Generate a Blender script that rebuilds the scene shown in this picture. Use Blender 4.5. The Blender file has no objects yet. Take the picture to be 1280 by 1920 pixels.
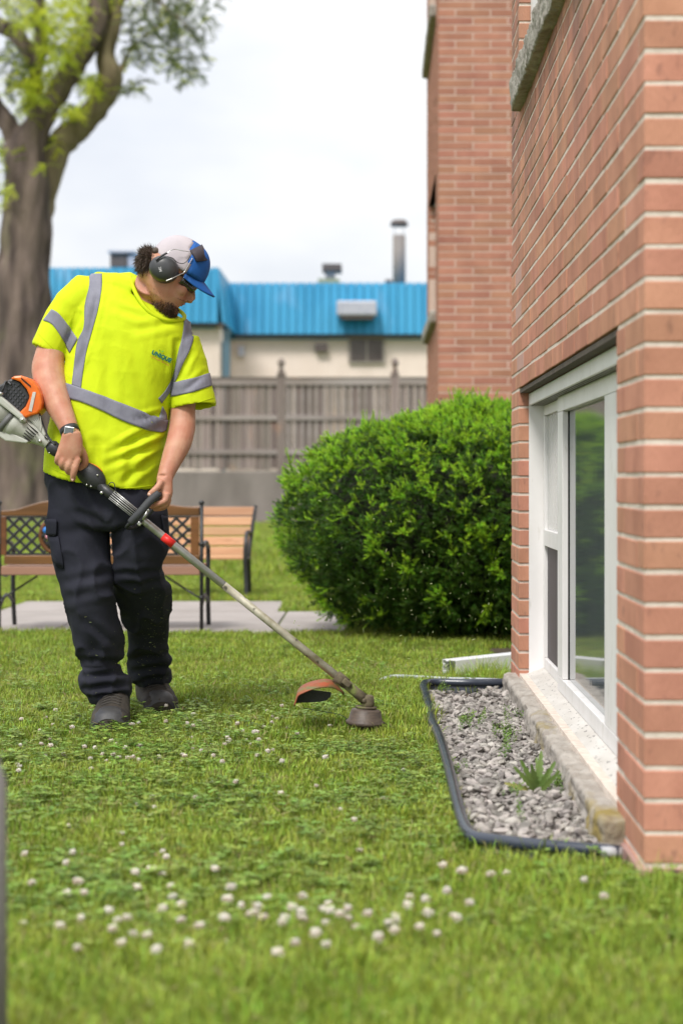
import bpy, bmesh, math, random
import numpy as np
from mathutils import Vector, Matrix, Euler, noise
from mathutils.bvhtree import BVHTree
random.seed(7)
R = math.radians
SC = bpy.context.scene
COL = SC.collection
# ------------------------------------------------------------------ camera, sky, sun, exposure
F, H, CX, CY = 3400.0, 0.84, 700.0, 900.0
cam_d = bpy.data.cameras.new('camera'); cam = bpy.data.objects.new('camera', cam_d); COL.objects.link(cam)
cam.location = (0, 0, H); cam.rotation_euler = (R(90), 0, 0)
cam_d.sensor_fit = 'VERTICAL'; cam_d.sensor_height = 36; cam_d.sensor_width = 24
cam_d.lens = F / 1920 * 36
cam_d.shift_x = -(CX - 640) / 1920; cam_d.shift_y = -(960 - CY) / 1920
cam_d.clip_start = 0.1; cam_d.clip_end = 2000
cam_d.dof.use_dof = True; cam_d.dof.focus_distance = 6.08; cam_d.dof.aperture_fstop = 2.9
SC.camera = cam
SC.render.resolution_x, SC.render.resolution_y = 682, 1024
SC.view_settings.view_transform = 'Standard'; SC.view_settings.look = 'None'
SC.view_settings.gamma = 1; SC.view_settings.use_curve_mapping = False
SC.view_settings.exposure = 1.0
SUN_EL, SUN_AZ = 52, 205          # azimuth: where the sun stands, clockwise from +Y
world = bpy.data.worlds.new('World'); SC.world = world; world.use_nodes = True
wt = world.node_tree; wt.nodes.clear()
def WN(t, **k):
    n = wt.nodes.new(t)
    for a, b in k.items(): setattr(n, a, b)
    return n
wout = WN('ShaderNodeOutputWorld'); wbg = WN('ShaderNodeBackground'); wbg.inputs[1].default_value = 0.1
sky = WN('ShaderNodeTexSky', sky_type='NISHITA', sun_disc=False, sun_elevation=R(SUN_EL), sun_rotation=R(SUN_AZ))
geo = WN('ShaderNodeTexCoord'); sep = WN('ShaderNodeSeparateXYZ')
wt.links.new(geo.outputs['Generated'], sep.inputs[0])
mp = WN('ShaderNodeMapping'); mp.inputs['Scale'].default_value = (1, 1, 2.2); wt.links.new(geo.outputs['Generated'], mp.inputs[0])
nz = WN('ShaderNodeTexNoise'); nz.inputs['Scale'].default_value = 4.5; nz.inputs['Detail'].default_value = 4; nz.inputs['Roughness'].default_value = .5
wt.links.new(mp.outputs[0], nz.inputs['Vector'])
grad = WN('ShaderNodeMapRange'); grad.inputs[1].default_value = 0.0; grad.inputs[2].default_value = 1.0; grad.inputs[3].default_value = 4.45; grad.inputs[4].default_value = 9.2
wt.links.new(sep.outputs[2], grad.inputs[0])
cr = WN('ShaderNodeValToRGB'); cr.color_ramp.elements[0].position = .36; cr.color_ramp.elements[1].position = .60
cr.color_ramp.elements[0].color = (.80, .83, .90, 1); cr.color_ramp.elements[1].color = (1.04, 1.04, 1.04, 1)
wt.links.new(nz.outputs[0], cr.inputs[0])
vm = WN('ShaderNodeVectorMath', operation='SCALE'); wt.links.new(cr.outputs[0], vm.inputs[0]); wt.links.new(grad.outputs[0], vm.inputs['Scale'])
mx = WN('ShaderNodeMix', data_type='RGBA'); mx.inputs[0].default_value = .93
wt.links.new(sky.outputs[0], mx.inputs[6]); wt.links.new(vm.outputs[0], mx.inputs[7])
wt.links.new(mx.outputs[2], wbg.inputs[0]); wt.links.new(wbg.outputs[0], wout.inputs[0])
sd = bpy.data.lights.new('sun', 'SUN'); sun = bpy.data.objects.new('sun', sd); COL.objects.link(sun)
sd.energy = 1.5; sd.angle = R(14); sd.color = (1, .96, .9)
_sv = Vector((math.sin(R(SUN_AZ)) * math.cos(R(SUN_EL)), math.cos(R(SUN_AZ)) * math.cos(R(SUN_EL)), math.sin(R(SUN_EL))))
sun.rotation_euler = _sv.to_track_quat('Z', 'Y').to_euler(); sun.location = (0, 0, 20)

# ------------------------------------------------------------------ helpers
def P(px, py, Y):
    return Vector(((px - CX) * Y / F, Y, H - (py - CY) * Y / F))
def G(px, py, z=0.0):
    Y = F * (H - z) / (py - CY)
    return Vector(((px - CX) * Y / F, Y, z))
WM = {}
def tagit(o, label=None, cat=None, group=None, kind=None):
    if label: o['label'] = label
    if cat: o['category'] = cat
    if group: o['group'] = group
    if kind: o['kind'] = kind
    return o
def empty(name, loc, label, cat, group=None):
    o = bpy.data.objects.new(name, None); COL.objects.link(o); o.location = loc
    o.empty_display_size = .1
    WM[o] = Matrix.Translation(Vector(loc))
    return tagit(o, label, cat, group)
def setparent(o, p, basis=None):
    basis = basis if basis is not None else Matrix.Identity(4)
    WM[o] = basis
    o.matrix_basis = basis
    if p is not None:
        o.parent = p; o.matrix_parent_inverse = WM[p].inverted()
def link(name, me, parent=None, basis=None):
    o = bpy.data.objects.new(name, me); COL.objects.link(o)
    if parent is None and basis is None and len(me.vertices):      # top-level: origin at its base
        co = np.empty(len(me.vertices) * 3, 'f'); me.vertices.foreach_get('co', co); co = co.reshape(-1, 3)
        lo, hi = co.min(0), co.max(0); c = np.array([(lo[0] + hi[0]) / 2, (lo[1] + hi[1]) / 2, lo[2]])
        me.vertices.foreach_set('co', (co - c).ravel()); basis = Matrix.Translation(Vector([float(a) for a in c]))
    setparent(o, parent, basis)
    return o
class MB:
    def __init__(s): s.v = []; s.f = []; s.m = []
    def add(s, vs, fs, mi=0):
        b = len(s.v); s.v += [tuple(v) for v in vs]
        for f in fs: s.f.append(tuple(b + i for i in f)); s.m.append(mi)
    def box(s, c, size, rot=None, mi=0):
        hx, hy, hz = size[0] / 2, size[1] / 2, size[2] / 2
        vs = [Vector((x, y, z)) for x in (-hx, hx) for y in (-hy, hy) for z in (-hz, hz)]
        if rot is not None: vs = [rot @ v for v in vs]
        c = Vector(c); vs = [v + c for v in vs]
        s.add(vs, [(0, 1, 3, 2), (4, 6, 7, 5), (0, 4, 5, 1), (2, 3, 7, 6), (0, 2, 6, 4), (1, 5, 7, 3)], mi); return s
    def bx(s, x0, x1, y0, y1, z0, z1, mi=0):
        return s.box(((x0 + x1) / 2, (y0 + y1) / 2, (z0 + z1) / 2), (abs(x1 - x0), abs(y1 - y0), abs(z1 - z0)), None, mi)
    def loft(s, rings, cap=True, mi=0, closed=True):
        n = len(rings[0]); vs = [p for r in rings for p in r]; fs = []
        for i in range(len(rings) - 1):
            for j in range(n if closed else n - 1):
                k = (j + 1) % n
                fs.append((i * n + j, i * n + k, (i + 1) * n + k, (i + 1) * n + j))
        if cap: fs.append(tuple(range(n - 1, -1, -1))); fs.append(tuple((len(rings) - 1) * n + j for j in range(n)))
        s.add(vs, fs, mi); return s
    def tube(s, pts, rad, n=10, cap=True, mi=0, asp=1.0, up=None, hollow=None):
        pts = [Vector(p) for p in pts]
        if not hasattr(rad, '__len__'): rad = [rad] * len(pts)
        rings = []; prev = None
        for i, p in enumerate(pts):
            t = (pts[min(i + 1, len(pts) - 1)] - pts[max(i - 1, 0)]).normalized()
            if prev is None:
                a = Vector(up) if up is not None else (Vector((0, 1, 0)) if abs(t.y) < .9 else Vector((0, 0, 1)))
            else: a = prev
            a = (a - t * a.dot(t)).normalized(); prev = a; b = t.cross(a)
            r = rad[i]
            rings.append([p + a * (r * asp * math.cos(2 * math.pi * j / n)) + b * (r * math.sin(2 * math.pi * j / n)) for j in range(n)])
        if hollow:      # close the far end as an open cuff
            t = (pts[-1] - pts[-2]).normalized()
            inner = [[pts[-1] + (q - pts[-1]) * (1 - hollow[0] / rad[-1]) for q in rings[-1]]]
            inner.append([q - t * hollow[1] for q in inner[0]])
            rings += inner
        return s.loft(rings, cap, mi)
    def ell(s, c, r, rot=None, n=16, m=10, mi=0):
        c = Vector(c); rings = []
        for i in range(m + 1):
            th = math.pi * (i + .02) / (m + .04)
            ring = []
            for j in range(n):
                a = 2 * math.pi * j / n
                v = Vector((r[0] * math.sin(th) * math.cos(a), r[1] * math.sin(th) * math.sin(a), r[2] * math.cos(th)))
                if rot is not None: v = rot @ v
                ring.append(c + v)
            rings.append(ring)
        return s.loft(rings, True, mi)
    def prism(s, poly, y0, y1, mi=0):       # poly: list of (x,z) ; extruded along y
        n = len(poly); vs = [(x, y0, z) for x, z in poly] + [(x, y1, z) for x, z in poly]
        fs = [tuple(range(n)), tuple(range(2 * n - 1, n - 1, -1))] + [(i, i + n, (i + 1) % n + n, (i + 1) % n) for i in range(n)]
        s.add(vs, fs, mi); return s
    def mesh(s, name, mats, smooth=False):
        me = bpy.data.meshes.new(name); me.from_pydata(s.v, [], s.f)
        if not isinstance(mats, (list, tuple)): mats = [mats]
        for m in mats: me.materials.append(m)
        if len(mats) > 1: me.polygons.foreach_set('material_index', s.m)
        me.validate(); 
        bm = bmesh.new(); bm.from_mesh(me); bmesh.ops.recalc_face_normals(bm, faces=bm.faces); bm.to_mesh(me); bm.free()
        me.polygons.foreach_set('use_smooth', [smooth] * len(me.polygons)); me.update(); return me
    def build(s, name, mats, parent=None, smooth=False, bevel=0, basis=None):
        o = link(name, s.mesh(name, mats, smooth), parent, basis)
        if bevel:
            b = o.modifiers.new('bevel', 'BEVEL'); b.width = bevel; b.segments = 2; b.limit_method = 'ANGLE'; b.angle_limit = R(40)
        if smooth == 'auto' : pass
        return o
def catmull(pts, k=5):
    pts = [Vector(p) for p in pts]; out = []
    for i in range(len(pts) - 1):
        p0 = pts[max(i - 1, 0)]; p1 = pts[i]; p2 = pts[i + 1]; p3 = pts[min(i + 2, len(pts) - 1)]
        for j in range(k):
            t = j / k
            out.append(.5 * ((2 * p1) + (p2 - p0) * t + (2 * p0 - 5 * p1 + 4 * p2 - p3) * t * t + (3 * p1 - p0 - 3 * p2 + p3) * t ** 3))
    out.append(pts[-1]); return out
def cat1(vals, k=5): return [v[0] for v in catmull([Vector((a, 0, 0)) for a in vals], k)]
# ------------------------------------------------------------------ materials
def mat(name, col, rough=.7, col2=None, nscale=20, nstretch=(1, 1, 1), bump=0, bscale=60, bstretch=None, spec=.4, metal=0, rnd=0, trans=0, dirt=None, coat=0, island=0, sss=0, contrast=(.35, .65)):
    m = bpy.data.materials.new(name); m.use_nodes = True; t = m.node_tree; N = t.nodes; L = t.links
    b = N['Principled BSDF']; b.inputs['Roughness'].default_value = rough; b.inputs['Metallic'].default_value = metal
    b.inputs['Specular IOR Level'].default_value = spec
    if coat: b.inputs['Coat Weight'].default_value = coat
    if sss:
        b.inputs['Subsurface Weight'].default_value = sss; b.inputs['Subsurface Radius'].default_value = (1, .35, .2); b.inputs['Subsurface Scale'].default_value = .01
    geo = N.new('ShaderNodeNewGeometry')
    def nzn(scale, stretch, detail=5):
        mp = N.new('ShaderNodeMapping'); mp.inputs['Scale'].default_value = stretch; L.new(geo.outputs['Position'], mp.inputs[0])
        n = N.new('ShaderNodeTexNoise'); n.inputs['Scale'].default_value = scale; n.inputs['Detail'].default_value = detail; L.new(mp.outputs[0], n.inputs['Vector']); return n
    c4 = lambda c: (c[0], c[1], c[2], 1)
    cur = None
    if col2 is not None:
        n = nzn(nscale, nstretch); mr = N.new('ShaderNodeMapRange'); mr.inputs[1].default_value = contrast[0]; mr.inputs[2].default_value = contrast[1]
        L.new(n.outputs[0], mr.inputs[0]); x = N.new('ShaderNodeMix'); x.data_type = 'RGBA'
        x.inputs[6].default_value = c4(col); x.inputs[7].default_value = c4(col2); L.new(mr.outputs[0], x.inputs[0]); cur = x.outputs[2]
    else:
        rgb = N.new('ShaderNodeRGB'); rgb.outputs[0].default_value = c4(col); cur = rgb.outputs[0]
    if dirt:     # (colour, scale, stretch, lo, hi)
        n = nzn(dirt[1], dirt[2]); mr = N.new('ShaderNodeMapRange'); mr.inputs[1].default_value = dirt[3]; mr.inputs[2].default_value = dirt[4]
        L.new(n.outputs[0], mr.inputs[0]); x = N.new('ShaderNodeMix'); x.data_type = 'RGBA'; L.new(cur, x.inputs[6]); x.inputs[7].default_value = c4(dirt[0]); L.new(mr.outputs[0], x.inputs[0]); cur = x.outputs[2]
    for amt, which in ((rnd, 'obj'), (island, 'isl')):
        if amt:
            src = N.new('ShaderNodeObjectInfo').outputs['Random'] if which == 'obj' else geo.outputs['Random Per Island']
            hs = N.new('ShaderNodeHueSaturation'); a = N.new('ShaderNodeMapRange'); a.inputs[3].default_value = 1 - amt; a.inputs[4].default_value = 1 + amt
            L.new(src, a.inputs[0]); L.new(a.outputs[0], hs.inputs['Value'])
            fr = N.new('ShaderNodeMath'); fr.operation = 'MULTIPLY'; fr.inputs[1].default_value = 7.31; L.new(src, fr.inputs[0])
            fr2 = N.new('ShaderNodeMath'); fr2.operation = 'FRACT'; L.new(fr.outputs[0], fr2.inputs[0])
            h = N.new('ShaderNodeMapRange'); h.inputs[3].default_value = .5 - amt * .06; h.inputs[4].default_value = .5 + amt * .06; L.new(fr2.outputs[0], h.inputs[0]); L.new(h.outputs[0], hs.inputs['Hue'])
            L.new(cur, hs.inputs['Color']); cur = hs.outputs[0]
    L.new(cur, b.inputs['Base Color'])
    if bump:
        n = nzn(bscale, bstretch or (1, 1, 1), 6); bp = N.new('ShaderNodeBump'); bp.inputs['Strength'].default_value = 1; bp.inputs['Distance'].default_value = bump
        L.new(n.outputs[0], bp.inputs['Height']); L.new(bp.outputs[0], b.inputs['Normal'])
    if trans:
        tr = N.new('ShaderNodeBsdfTranslucent'); L.new(cur, tr.inputs[0]); ms = N.new('ShaderNodeMixShader'); ms.inputs[0].default_value = trans
        L.new(b.outputs[0], ms.inputs[1]); L.new(tr.outputs[0], ms.inputs[2]); L.new(ms.outputs[0], N['Material Output'].inputs[0])
    m['cur'] = 1
    return m
def proto(name, mb, mats, smooth=False):
    return bpy.data.objects.new(name, mb.mesh(name, mats, smooth))
def scatter(name, pts, rots, scls, idx, protos, parent=None):
    me = bpy.data.meshes.new(name); n = len(pts)
    me.vertices.add(n); me.vertices.foreach_set('co', np.asarray(pts, 'f').ravel())
    a = me.attributes.new('rot', 'FLOAT_VECTOR', 'POINT'); a.data.foreach_set('vector', np.asarray(rots, 'f').ravel())
    a = me.attributes.new('scl', 'FLOAT', 'POINT'); a.data.foreach_set('value', np.asarray(scls, 'f'))
    a = me.attributes.new('idx', 'INT', 'POINT'); a.data.foreach_set('value', np.asarray(idx, 'i'))
    me.update()
    o = bpy.data.objects.new(name, me); COL.objects.link(o); setparent(o, parent)
    c = bpy.data.collections.new(name + '_kinds')
    for k, p in enumerate(protos): p.name = '%s_kind_%02d' % (name, k); c.objects.link(p)
    g = bpy.data.node_groups.new(name, 'GeometryNodeTree')
    g.interface.new_socket('Geometry', in_out='INPUT', socket_type='NodeSocketGeometry'); g.interface.new_socket('Geometry', in_out='OUTPUT', socket_type='NodeSocketGeometry')
    N = g.nodes; L = g.links; gi = N.new('NodeGroupInput'); go = N.new('NodeGroupOutput')
    ip = N.new('GeometryNodeInstanceOnPoints'); ci = N.new('GeometryNodeCollectionInfo')
    ci.inputs['Collection'].default_value = c; ci.inputs['Separate Children'].default_value = True; ci.inputs['Reset Children'].default_value = True
    def na(nm, t):
        q = N.new('GeometryNodeInputNamedAttribute'); q.data_type = t; q.inputs['Name'].default_value = nm; return q.outputs['Attribute']
    L.new(gi.outputs[0], ip.inputs['Points']); L.new(ci.outputs[0], ip.inputs['Instance']); ip.inputs['Pick Instance'].default_value = True
    L.new(na('idx', 'INT'), ip.inputs['Instance Index'])
    er = N.new('FunctionNodeEulerToRotation'); L.new(na('rot', 'FLOAT_VECTOR'), er.inputs[0]); L.new(er.outputs[0], ip.inputs['Rotation'])
    L.new(na('scl', 'FLOAT'), ip.inputs['Scale'])
    L.new(ip.outputs[0], go.inputs[0])
    md = o.modifiers.new('scatter', 'NODES'); md.node_group = g
    return o
def remeshed(mb, name, voxel, smooth=6, fac=.5):
    me = mb.mesh(name, [], True); o = bpy.data.objects.new(name + '_tmp', me); COL.objects.link(o)
    r = o.modifiers.new('r', 'REMESH'); r.mode = 'VOXEL'; r.voxel_size = voxel; r.use_smooth_shade = True
    if smooth: s = o.modifiers.new('s', 'SMOOTH'); s.iterations = smooth; s.factor = fac
    dg = bpy.context.evaluated_depsgraph_get(); dg.update()
    out = bpy.data.meshes.new_from_object(o.evaluated_get(dg)); out.name = name
    bpy.data.objects.remove(o); bpy.data.meshes.remove(me)
    out.materials.clear()
    out.polygons.foreach_set('use_smooth', [True] * len(out.polygons))
    return out
def displace(me, fn):
    n = len(me.vertices); nr = [v.normal.copy() for v in me.vertices]
    for v, m in zip(me.vertices, nr): v.co = v.co + m * fn(v.co, m)
    me.update()
def bvh_of(me):
    return BVHTree.FromPolygons([v.co.copy() for v in me.vertices], [tuple(p.vertices) for p in me.polygons])
CAMP = Vector((0, 0, H))
def onto(bvh, px, py, off=.002, Yd=6.15):
    d = (P(px, py, 6.0) - CAMP).normalized(); h = bvh.ray_cast(CAMP, d)
    if h[0] is None: h = bvh.find_nearest(P(px, py, Yd))
    nn = h[1]
    if nn.dot(d) > 0: nn = -nn
    return h[0] + nn * off
def ribbon(bvh, A, B, name, m, parent, off=.002, nu=6, nv=8, Yd=6.15, thick=.0015):
    A = catmull([(a[0], a[1], 0) for a in A], nu); B = catmull([(b[0], b[1], 0) for b in B], nu)
    top = []
    for a, b in zip(A, B):
        top.append([onto(bvh, a.x + (b.x - a.x) * j / nv, a.y + (b.y - a.y) * j / nv, off, Yd) for j in range(nv + 1)])
    mb = MB(); mb.loft(top, False, 0, False)
    o = mb.build(name, m, parent, True)
    s = o.modifiers.new('thick', 'SOLIDIFY'); s.thickness = thick; s.offset = 0
    return o

M = {}
M['brick'] = mat('brick', (.54, .262, .178), .9, (.43, .20, .135), 9, (1, 1, .6), .0022, 260, (1, 1, .25), .2, rnd=.11, dirt=((.24, .12, .09), 34, (1, 1, .5), .60, .80))
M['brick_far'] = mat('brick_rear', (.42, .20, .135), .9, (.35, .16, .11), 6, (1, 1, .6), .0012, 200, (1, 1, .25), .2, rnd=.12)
M['mortar'] = mat('mortar', (.72, .63, .55), .95, (.58, .49, .42), 30, (1, 1, 1), .002, 150)
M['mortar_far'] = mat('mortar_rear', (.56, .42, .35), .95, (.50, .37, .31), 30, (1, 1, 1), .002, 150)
M['white'] = mat('white_aluminium', (.80, .78, .78), .45, (.73, .71, .70), 8, (1, 1, .4), .0004, 30, spec=.5, dirt=((.45, .42, .36), 26, (1, 1, .35), .62, .85))
M['whitesill'] = mat('white_sill', (.60, .575, .54), .6, (.50, .47, .43), 12, (1, .5, 1), .0006, 60, dirt=((.12, .11, .1), 75, (1, .45, 1), .62, .68))
M['glass'] = mat('window_glass', (.10, .12, .125), .05, (.135, .155, .16), 22, (1, 1, .04), .00012, 30, (1, 1, .1), spec=.9)  # grime streaks; base colour lifted to paint in reflected haze
M['pale_glass'] = mat('pale_glass', (.40, .41, .40), .12, (.45, .45, .44), 12, (1, 1, .1), spec=.6)  # pale base colour stands in for the reflected sky
M['screen'] = mat('insect_screen', (.06, .05, .055), .6, (.075, .065, .07), 400, (1, 1, 1))
M['concrete'] = mat('rough_concrete', (.30, .265, .23), .95, (.42, .385, .345), 14, (1, 1, 1), .006, 55, dirt=((.27, .21, .07), 5, (1, .7, .6), .55, .68))
M['stone'] = mat('sill_stone', (.36, .335, .295), .95, (.24, .215, .185), 18, (1, 1, 1), .006, 70)
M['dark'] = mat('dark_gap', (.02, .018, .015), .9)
M['steel_angle'] = mat('rusty_lintel', (.10, .075, .055), .8, (.05, .04, .03), 30)
# ------------------------------------------------------------------ ground
M['soil'] = mat('lawn_soil', (.055, .075, .02), .95, (.10, .085, .045), 2.2, (1, 1, 1), .01, 30, dirt=((.05, .10, .015), 9, (1, 1, 1), .4, .6))
M['lawn_far'] = mat('lawn_far', (.09, .155, .03), .95, (.11, .17, .04), 1.2, (1, .4, 1), .01, 14)
gm = MB(); gm.add([(-600, -40, 0), (600, -40, 0), (600, 700, 0), (-600, 700, 0)], [(0, 1, 2, 3)])
M['lawn_ground'] = mat('lawn_ground', (.085, .125, .022), .95, (.12, .165, .035), 1.6, (1, 1, 1), .01, 25, dirt=((.10, .085, .045), 7, (1, 1, 1), .62, .72))
tagit(gm.build('ground', M['lawn_ground']), kind='structure')

# ------------------------------------------------------------------ front brick wing
WX, Y0, Y1 = .555, F / 913, 7.318
JO, CR = .0475, .067
def zj(k): return JO + CR * k
OPN, OPF = 4.146, 6.94
Z_S, Z_H, Z2_S, Z2_H = .10, 1.19, 2.35, 3.6
wing = empty('brick_building', (2.3, 5.5, 0), 'near red brick building corner with a white framed basement window and stone sill', 'building')
_bm = {}
def brick_mesh(L, m, Hh=.057, D=.09):
    k = (round(L, 3), m.name, Hh)
    if k not in _bm:
        bm = bmesh.new(); bmesh.ops.create_cube(bm, size=1)
        for v in bm.verts: v.co = Vector((v.co.x * D, v.co.y * k[0], v.co.z * Hh))
        bmesh.ops.bevel(bm, geom=bm.edges[:], offset=.002, segments=1, affect='EDGES')
        me = bpy.data.meshes.new('brick'); bm.to_mesh(me); bm.free(); me.materials.append(m); _bm[k] = me
    return _bm[k]
def split_row(a, b, phase, cuts):
    """bricks on [a,b]; joints at a+phase+.3k ; cuts: list of (c0,c1) openings"""
    js = [a]; p = a + phase
    while p < b - .03:
        if p > a + .03: js.append(p)
        p += .3
    js.append(b + .01); out = []
    for i in range(len(js) - 1):
        s, e = js[i], js[i + 1] - .01
        segs = [(s, e)]
        for c0, c1 in cuts:
            ns = []
            for (p, q) in segs:
                if q <= c0 or p >= c1: ns.append((p, q)); continue
                if p < c0: ns.append((p, c0))
                if q > c1: ns.append((c1, q))
            segs = ns
        out += [g for g in segs if g[1] - g[0] > .012]
    return out
bl = []   # (score, length, matrix)
rz90 = Matrix.Rotation(R(90), 4, 'Z')
def jit(): return Matrix.Translation((random.uniform(-.0012, .0012), random.uniform(-.001, .001), random.uniform(-.0012, .0012))) @ Euler((random.uniform(-.004, .004), random.uniform(-.004, .004), random.uniform(-.004, .004))).to_matrix().to_4x4()
ROWS = 58
for r in range(-1, ROWS):
    z = zj(r) + CR / 2
    cuts = []
    if z < Z_H: cuts.append((OPN, OPF))
    if Z2_S < z < Z2_H: cuts.append((OPN, OPF))
    even = r % 2 == 0
    a = Y0 if even else Y0 + .1
    for s, e in split_row(a, Y1, .3, cuts):
        yc = (s + e) / 2; vis = z < H + 900 / F * yc + .15
        bl.append((yc + (0 if vis else 100), e - s, Matrix.Translation((WX + .045, yc, z)) @ jit()))
    a = WX + .1 if even else WX
    for s, e in split_row(a, WX + 1.8, .3 , []):
        xc = (s + e) / 2; vis = s < WX + .09 and z < 1.9
        bl.append((0 if vis else 200, e - s, Matrix.Translation((xc, Y0 + .045, z)) @ jit() @ rz90))
bl.sort(key=lambda q: q[0])
def lay(bl, parent, m, lim=300):
    for sc, L, mt in bl[:lim]:
        link('brick', brick_mesh(L, m), parent, mt)
    mb = MB()
    for sc, L, mt in bl[lim:]:
        mb.box(mt.translation, (.09, L, .057), mt.to_3x3())
    if mb.v: tagit(mb.build('brick', m, parent, bevel=0), kind='stuff')
# stained brick material for this wing: soot streaks run down from the stone sill
def stain(m):
    t = m.node_tree; N = t.nodes; L = t.links; b = N['Principled BSDF']; src = b.inputs['Base Color'].links[0].from_socket
    g = N.new('ShaderNodeNewGeometry'); sp = N.new('ShaderNodeSeparateXYZ'); L.new(g.outputs['Position'], sp.inputs[0])
    z = N.new('ShaderNodeMapRange'); z.inputs[1].default_value = 1.45; z.inputs[2].default_value = 2.2; L.new(sp.outputs[2], z.inputs[0])
    y = N.new('ShaderNodeMapRange'); y.inputs[1].default_value = 4.1; y.inputs[2].default_value = 4.8; L.new(sp.outputs[1], y.inputs[0])
    mp = N.new('ShaderNodeMapping'); mp.inputs['Scale'].default_value = (1, 1, .12); L.new(g.outputs['Position'], mp.inputs[0])
    n = N.new('ShaderNodeTexNoise'); n.inputs['Scale'].default_value = 5; n.inputs['Detail'].default_value = 4; L.new(mp.outputs[0], n.inputs['Vector'])
    nr = N.new('ShaderNodeMapRange'); nr.inputs[1].default_value = .42; nr.inputs[2].default_value = .62; L.new(n.outputs[0], nr.inputs[0])
    a = N.new('ShaderNodeMath'); a.operation = 'MULTIPLY'; L.new(z.outputs[0], a.inputs[0]); L.new(nr.outputs[0], a.inputs[1])
    a2 = N.new('ShaderNodeMath'); a2.operation = 'MULTIPLY'; L.new(a.outputs[0], a2.inputs[0]); L.new(y.outputs[0], a2.inputs[1])
    a3 = N.new('ShaderNodeMath'); a3.operation = 'MULTIPLY'; a3.inputs[1].default_value = .62; L.new(a2.outputs[0], a3.inputs[0])
    x = N.new('ShaderNodeMix'); x.data_type = 'RGBA'; x.inputs[7].default_value = (.13, .10, .095, 1); L.new(src, x.inputs[6]); L.new(a3.outputs[0], x.inputs[0])
    # pale purplish bricks here and there
    oi = N.new('ShaderNodeObjectInfo'); gt = N.new('ShaderNodeMath'); gt.operation = 'GREATER_THAN'; gt.inputs[1].default_value = .982; L.new(oi.outputs['Random'], gt.inputs[0])
    gs = N.new('ShaderNodeMath'); gs.operation = 'MULTIPLY'; gs.inputs[1].default_value = .7; L.new(gt.outputs[0], gs.inputs[0])
    x2 = N.new('ShaderNodeMix'); x2.data_type = 'RGBA'; x2.inputs[7].default_value = (.48, .33, .30, 1); L.new(x.outputs[2], x2.inputs[6]); L.new(gs.outputs[0], x2.inputs[0])
    L.new(x2.outputs[2], b.inputs['Base Color'])
stain(M['brick'])
lay(bl, wing, M['brick'])
mb = MB(); d = .0025; T = 4.0
for (y0, y1, z0, z1) in ((Y0 + d, OPN - .005, -.1, T), (OPF + .005, Y1 - d, -.1, T), (OPN - .001, OPF + .001, -.1, Z_S), (OPN - .001, OPF + .001, Z_H + .004, Z2_S), (OPN - .001, OPF + .001, Z2_H, T)):
    mb.bx(WX + d, WX + .12, y0, y1, z0, z1)
mb.bx(WX + .12, WX + 1.8, Y0 + d, Y0 + .12, -.1, T)
mb.build('mortar', M['mortar'], wing)
mb = MB(); mb.bx(WX + .121, 4.3, Y0 + .121, Y1 - .12, -.1, T - .01); 
# carve: back walls only behind windows
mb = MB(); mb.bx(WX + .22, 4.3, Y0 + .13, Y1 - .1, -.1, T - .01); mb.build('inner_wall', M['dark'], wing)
MB().bx(WX + .12, 4.3, Y1 - .1, Y1 - .006, -.1, T).build('rear_wall', M['mortar'], wing)
MB().bx(WX - .012, WX + 1.6, Y0 - .012, OPN - .15, -.06, .0415).build('base_course', mat('base_ledge', (.42, .26, .22), .9, (.34, .2, .17), 20, bump=.002), wing, bevel=.004)
MB().bx(WX - .05, 4.4, Y0 - .05, Y1, T, T + .2).build('roof', M['stone'], wing)
# lintel angle, header, jamb panel
MB().bx(WX + .004, .593, OPN, OPF, Z_H - .018, Z_H - .004).build('lintel', M['steel_angle'], wing)
win = MB().bx(.593, .655, OPF - .014, OPF - .002, Z_S, Z_H - .02).build('window', M['white'], wing)
def wp(name, x0, x1, y0, y1, z0, z1, m='white', bev=.002, lab=None):
    o = MB().bx(x0, x1, y0, y1, z0, z1).build(name, M[m], win, bevel=bev)
    if lab: o['label'] = lab
    return o
wp('header', .593, .70, OPN, OPF - .015, 1.125, Z_H - .02)
for k in range(5): wp('soffit_groove', .603 + k * .011, .605 + k * .011, OPN, OPF - .016, 1.1225, 1.1245, 'dark', 0)
FX = .648
wp('frame', FX, FX + .03, 6.245, OPF - .015, .125, .165); wp('frame', FX, FX + .03, 6.245, OPF - .015, 1.085, 1.1245)
wp('frame', FX, FX + .03, OPF - .055, OPF - .016, .166, 1.084); wp('frame', FX, FX + .03, 6.245, 6.29, .166, 1.084)
wp('meeting_rail', FX - .004, FX + .03, 6.291, OPF - .056, .592, .653)
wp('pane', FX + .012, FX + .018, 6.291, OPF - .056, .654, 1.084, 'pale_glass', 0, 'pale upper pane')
wp('screen', FX + .012, FX + .018, 6.291, OPF - .056, .166, .591, 'screen', 0, 'dark insect screen in the lower half')
PX = .632
wp('frame', PX, PX + .05, 4.36, 6.24, .12, .17); wp('frame', PX, PX + .05, 4.36, 6.24, 1.072, 1.124)
wp('frame', PX, PX + .05, 6.08, 6.24, .171, 1.071); wp('frame', PX, PX + .05, 4.36, 4.97, .171, 1.071)
wp('pane', PX + .022, PX + .028, 4.971, 6.079, .171, 1.071, 'glass', 0, 'large reflecting pane')
wp('gasket', PX + .019, PX + .0215, 6.074, 6.0795, .171, 1.071, 'dark', 0)
wp('filler_panel', PX + .01, PX + .04, OPN, 4.358, .12, 1.124)
mb = MB(); mb.prism([(.583, .068), (.583, .100), (.66, .128), (.66, .068)], OPN + .002, OPF - .001)
wp_s = mb.build('window_sill', M['whitesill'], wing, bevel=.003)
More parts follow.
